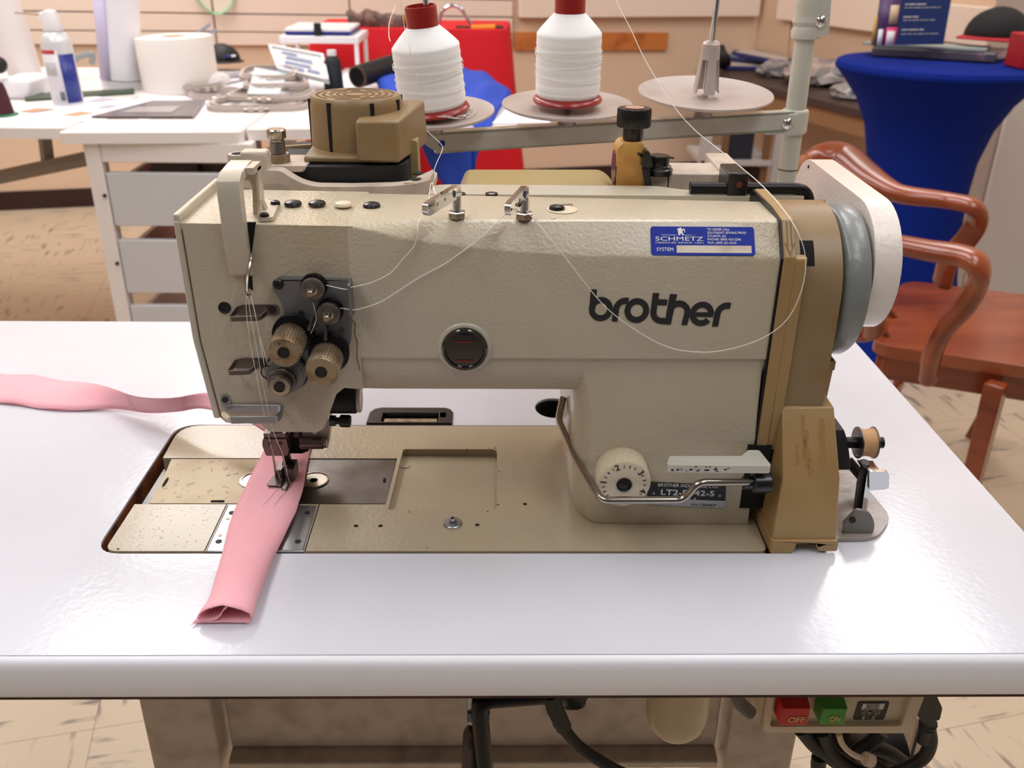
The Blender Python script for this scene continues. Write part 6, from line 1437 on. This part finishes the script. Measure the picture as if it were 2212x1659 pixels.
# blue stretch covered table -----------------------------------------
bc_ = Vector((1.215, 2.62, 0)); bt_h = .842
t = thing('cocktail_table', 'round table in a royal blue stretch cover behind the wooden chair', 'table', bc_)
m_bt = mat('royal_blue_stretch', (10, 36, 124), .85, spec=.12)
prof = [(0, bt_h), (.262, bt_h), (.270, bt_h-.004), (.272, bt_h-.012), (.268, bt_h-.024), (.245, bt_h-.05), (.205, bt_h-.10), (.170, bt_h-.17), (.148, bt_h-.26), (.142, bt_h-.36), (.148, bt_h-.48), (.165, bt_h-.60), (.19, bt_h-.70), (.225, .06), (.262, .004), (.258, .002)]
obj('stretch_cover', lathe(NB(), prof, bc_, n=64), m_bt, t, ang=50)
obj('hem', lathe(NB(), [(.2715, bt_h-.022), (.2735, bt_h-.018), (.2735, bt_h-.012), (.2715, bt_h-.009)], bc_, n=64), m_bt, t)
onT = lambda u, v, dz=0: at(u, v, Z=bt_h+dz)
# magazines, leaflet, brochure
a_ = [onT(*q, .001) for q in ((1880, 122), (2150, 138), (2178, 126), (1900, 108))]
tag(obj('magazine_pack', hexa(NB(), a_, [p+Vector((0, 0, .028)) for p in a_]), mat('film_wrapped_magazines', (84, 78, 84), .2, var=(9, (180, 130, 142), .55, .7)), bev=.006), 'film wrapped pack of dark and pink magazines on the blue table', 'magazines')
a_ = [onT(*q, .030) for q in ((1862, 97), (2128, 112), (2140, 104), (1892, 90))]
tag(obj('thin_booklet', hexa(NB(), a_, [p+Vector((0, 0, .006)) for p in a_]), mat('teal_grey_booklet', (150, 160, 156), .5)), 'thin grey green booklet on top of the magazine pack', 'booklet')
yb_ = 2.60
def fb2(u, v, y=yb_): p = at(u, v, Y=y); return p
t = thing('brochure', 'standing blue brochure with white print and pink picture on the blue table', 'brochure', fb2(1970, 95))
b_ = [fb2(1888, 98), fb2(2038, 96), fb2(2056, -6), fb2(1902, -6)]
obj('panel', hexa(NB(), b_, [p+Vector((0, .004, 0)) for p in b_]), mat('brochure_blue', (36, 58, 112), .4), t)
bil = lambda x, y, k=.0012: (b_[0]*(1-x)*(1-y)+b_[1]*x*(1-y)+b_[3]*(1-x)*y+b_[2]*x*y)+Vector((0, -k, 0))
def patch(name, x0, x1, y0, y1, m_, k=.0012):
    bm = NB(); bm.faces.new([bm.verts.new(bil(x, y, k)) for x, y in ((x0, y0), (x1, y0), (x1, y1), (x0, y1))]); return obj(name, bm, m_, t, solid=.0004)
patch('picture_strip', .0, .30, 0, 1, mat('strip_purple', (78, 50, 100), .4))
patch('pink_picture', .14, .30, .0, .38, mat('picture_pink', (224, 60, 120), .4), .0018)
patch('pale_shape', .16, .27, .0, .30, M['whitep'], .0024); patch('pale_shape', .03, .10, .0, .34, M['whitep'], .0024)
patch('tag_picture', .16, .28, .45, .84, mat('picture_cream', (220, 196, 160), .4), .0018)
patch('gold_edge', -.05, .0, 0, .6, mat('gold_edge', (200, 160, 80), .4))
text('print', [('-- ----- -------', .0130, bil(.36, .83, .0016), .06, .055), ('-- --- ------ -- --- ----- --', .008, bil(.36, .77, .0016), .04, .095), ('------- -----', .0130, bil(.36, .57, .0016), .06, .04), ('--- -- ----- -- --- ----', .008, bil(.36, .51, .0016), .04, .085), ('----- -------- ----', .0130, bil(.36, .30, .0016), .06, .06), ('---- --- -- ----- -- ------', .008, bil(.36, .22, .0016), .04, .10)], M['inkw'], t, b_[1]-b_[0], Vector((0, 0, 1)))
cap('black_and_red_cap', 'black cap with a red brim and red button on the booklets', tuple(onT(2150, 88, .044)), .098, -PI/2-.85, mat('black_cap_cloth', (20, 20, 24), .85), mat('red_brim', (176, 22, 36), .75), None, mat('red_button_cloth', (206, 40, 40), .7))
q = onT(2196, 150)
tag(obj('red_box', box(NB(), q.x+.004, q.x+.09, q.y-.01, q.y+.08, bt_h+.001, bt_h+.085), mat('red_box', (170, 16, 30), .5), bev=.004), 'red box at the right edge of the blue table', 'box')
# tall white cabinet at the right edge
x_ = at(2135, 400, Y=2.98).x
t = thing('white_cabinet', 'tall white cabinet at the right edge behind the chair', 'cabinet', (x_+.12, 3.1, 0))
obj('cabinet_body', box(NB(), x_, x_+.24, 3.0, 3.2, 0, 1.5), mat('cabinet_side_shade', (176, 164, 156), .4), t, bev=.004)  # side shadow painted as a greyer body colour
obj('cabinet_door', box(NB(), x_+.006, x_+.24, 2.975, 2.998, .02, 1.5), mat('cabinet_white', (222, 214, 208), .4), t, bev=.004)

# ------------------------------------------------------------------ wooden armchair
M['wood'] = mat('orange_brown_varnished_wood', (146, 68, 34), .28, var=(3.5, (104, 42, 20), .38, .64, (1, 1, 5)), coat=.4)
M['woods'] = mat('seat_wood', (154, 76, 40), .26, var=(3.0, (124, 54, 28), .38, .66, (1, 5, 1)), coat=.45)
ch = thing('wooden_armchair', 'orange brown wooden armchair with curved arms behind the table at right', 'chair', (.95, 1.7, 0))
zs = .45
c = [at(u, v, Z=zs) for u, v in ((1880, 742), (2250, 806), (2250, 640), (1950, 604))]
c = [(c[0].x, c[0].y), (1.06, 1.44), (1.30, 1.80), (c[3].x, c[3].y)]
obj('seat', slab(NB(), fillet(c, [.05, .04, .04, .05]), zs-.024, zs, XY), M['woods'], ch, bev=.008, seg=3)
cc2 = Vector((sum(p[0] for p in c)/4, sum(p[1] for p in c)/4)); ci = [cc2+(Vector(p)-cc2)*.88 for p in c]
bm = NB()
for i in range(4):
    a, b_ = ci[i], ci[(i+1) % 4]; n_ = (b_-a).normalized(); n_ = Vector((-n_.y, n_.x))*.011
    slab(bm, [tuple(a-n_), tuple(b_-n_), tuple(b_+n_), tuple(a+n_)], zs-.075, zs-.024, XY)
obj('apron', bm, M['wood'], ch, bev=.003)
def armc(pts, ws, name='arm', th=.020):       # pts in 3D, flat wide board
    P = smooth(pts, 6); W_ = []
    n_ = len(P)
    for i in range(n_): t_ = i/(n_-1)*(len(ws)-1); j = min(int(t_), len(ws)-2); W_.append(lerp(ws[j], ws[j+1], t_-j))
    return obj(name, tube(NB(), P, W_, 16, flat=.62), M['wood'], ch, ang=80)
za = .68
A0 = lambda u, v, z=za: at(u, v, Z=z)
near = [A0(1840, 470), A0(1900, 515), A0(1990, 538), A0(2075, 552), A0(2112, 570, .672)]
post = [A0(2112, 572, .672), at(2112, 610, Y=near[-1].y+.005), at(2085, 660, Y=near[-1].y+.015), at(2040, 710, Y=near[-1].y+.03), at(2015, 760, Y=near[-1].y+.045), at(2005, 815, Y=near[-1].y+.06)]
armc(near[:-1]+post, [.024, .024, .026, .028, .028, .028, .028, .026, .025, .028, .026])
crest = [A0(1742, 345, .72), A0(1775, 336, .73), A0(1820, 345, .725), A0(1870, 385, .70), A0(1940, 418, .685), A0(2040, 432, .68), A0(2105, 446, .675)]
ye = crest[-1].y
post2 = [A0(2105, 448, .675), at(2110, 480, Y=ye+.01), at(2085, 520, Y=ye+.02), at(2050, 560, Y=ye+.04), at(2035, 610, Y=ye+.06)]
armc(crest[:-1]+post2, [.020, .040, .056, .050, .030, .026, .026, .026, .026, .026, .026], 'arm')
armc([at(1790, 700, Z=.5), at(1850, 715, Z=.49), at(1885, 712, Z=.50), at(1890, 690, Z=.54)], [.03, .03, .03, .02], 'back_rail')
back = [A0(1742, 345, .72), A0(1720, 372, .715), A0(1735, 410, .70), A0(1790, 448, .69), A0(1845, 472, .68)]
armc(back, [.018, .03, .034, .03, .024], 'crest_rail')
for f in (.62, .90):
    q = Vector(smooth(back, 6)[int(f*(len(back)-1)*6)]); b_ = Vector((lerp(c[3][0], c[0][0], f)+.03, lerp(c[3][1], c[0][1], f), zs-.01)); obj('back_slat', tube(NB(), [q, b_], .010, 10, flat=.6), M['wood'], ch)
legs = [((.905, 1.475), (.895, 1.45), .024), ((1.235, 1.90), (1.215, 2.03), .020), ((.80, 1.70), (.79, 1.72), .016), ((1.0, 1.96), (.99, 2.05), .018)]
LB = []
for (tx, ty_), (fx_, fy2), r in legs:
    obj('leg', tube(NB(), [(tx, ty_, zs-.03), (fx_, fy2, .0)], [r, r*.8], 4), M['wood'], ch, ang=20, bev=.003); LB.append(((tx, ty_), (fx_, fy2)))
def lp_(i, z): (a, b_) = LB[i]; f = 1-z/(zs-.03); return Vector((lerp(a[0], b_[0], f), lerp(a[1], b_[1], f), z))
obj('stretcher', tube(NB(), [lp_(0, .14), lp_(1, .14)], .010, 8), M['wood'], ch); obj('stretcher', tube(NB(), [lp_(2, .16), lp_(3, .16)], .010, 8), M['wood'], ch)
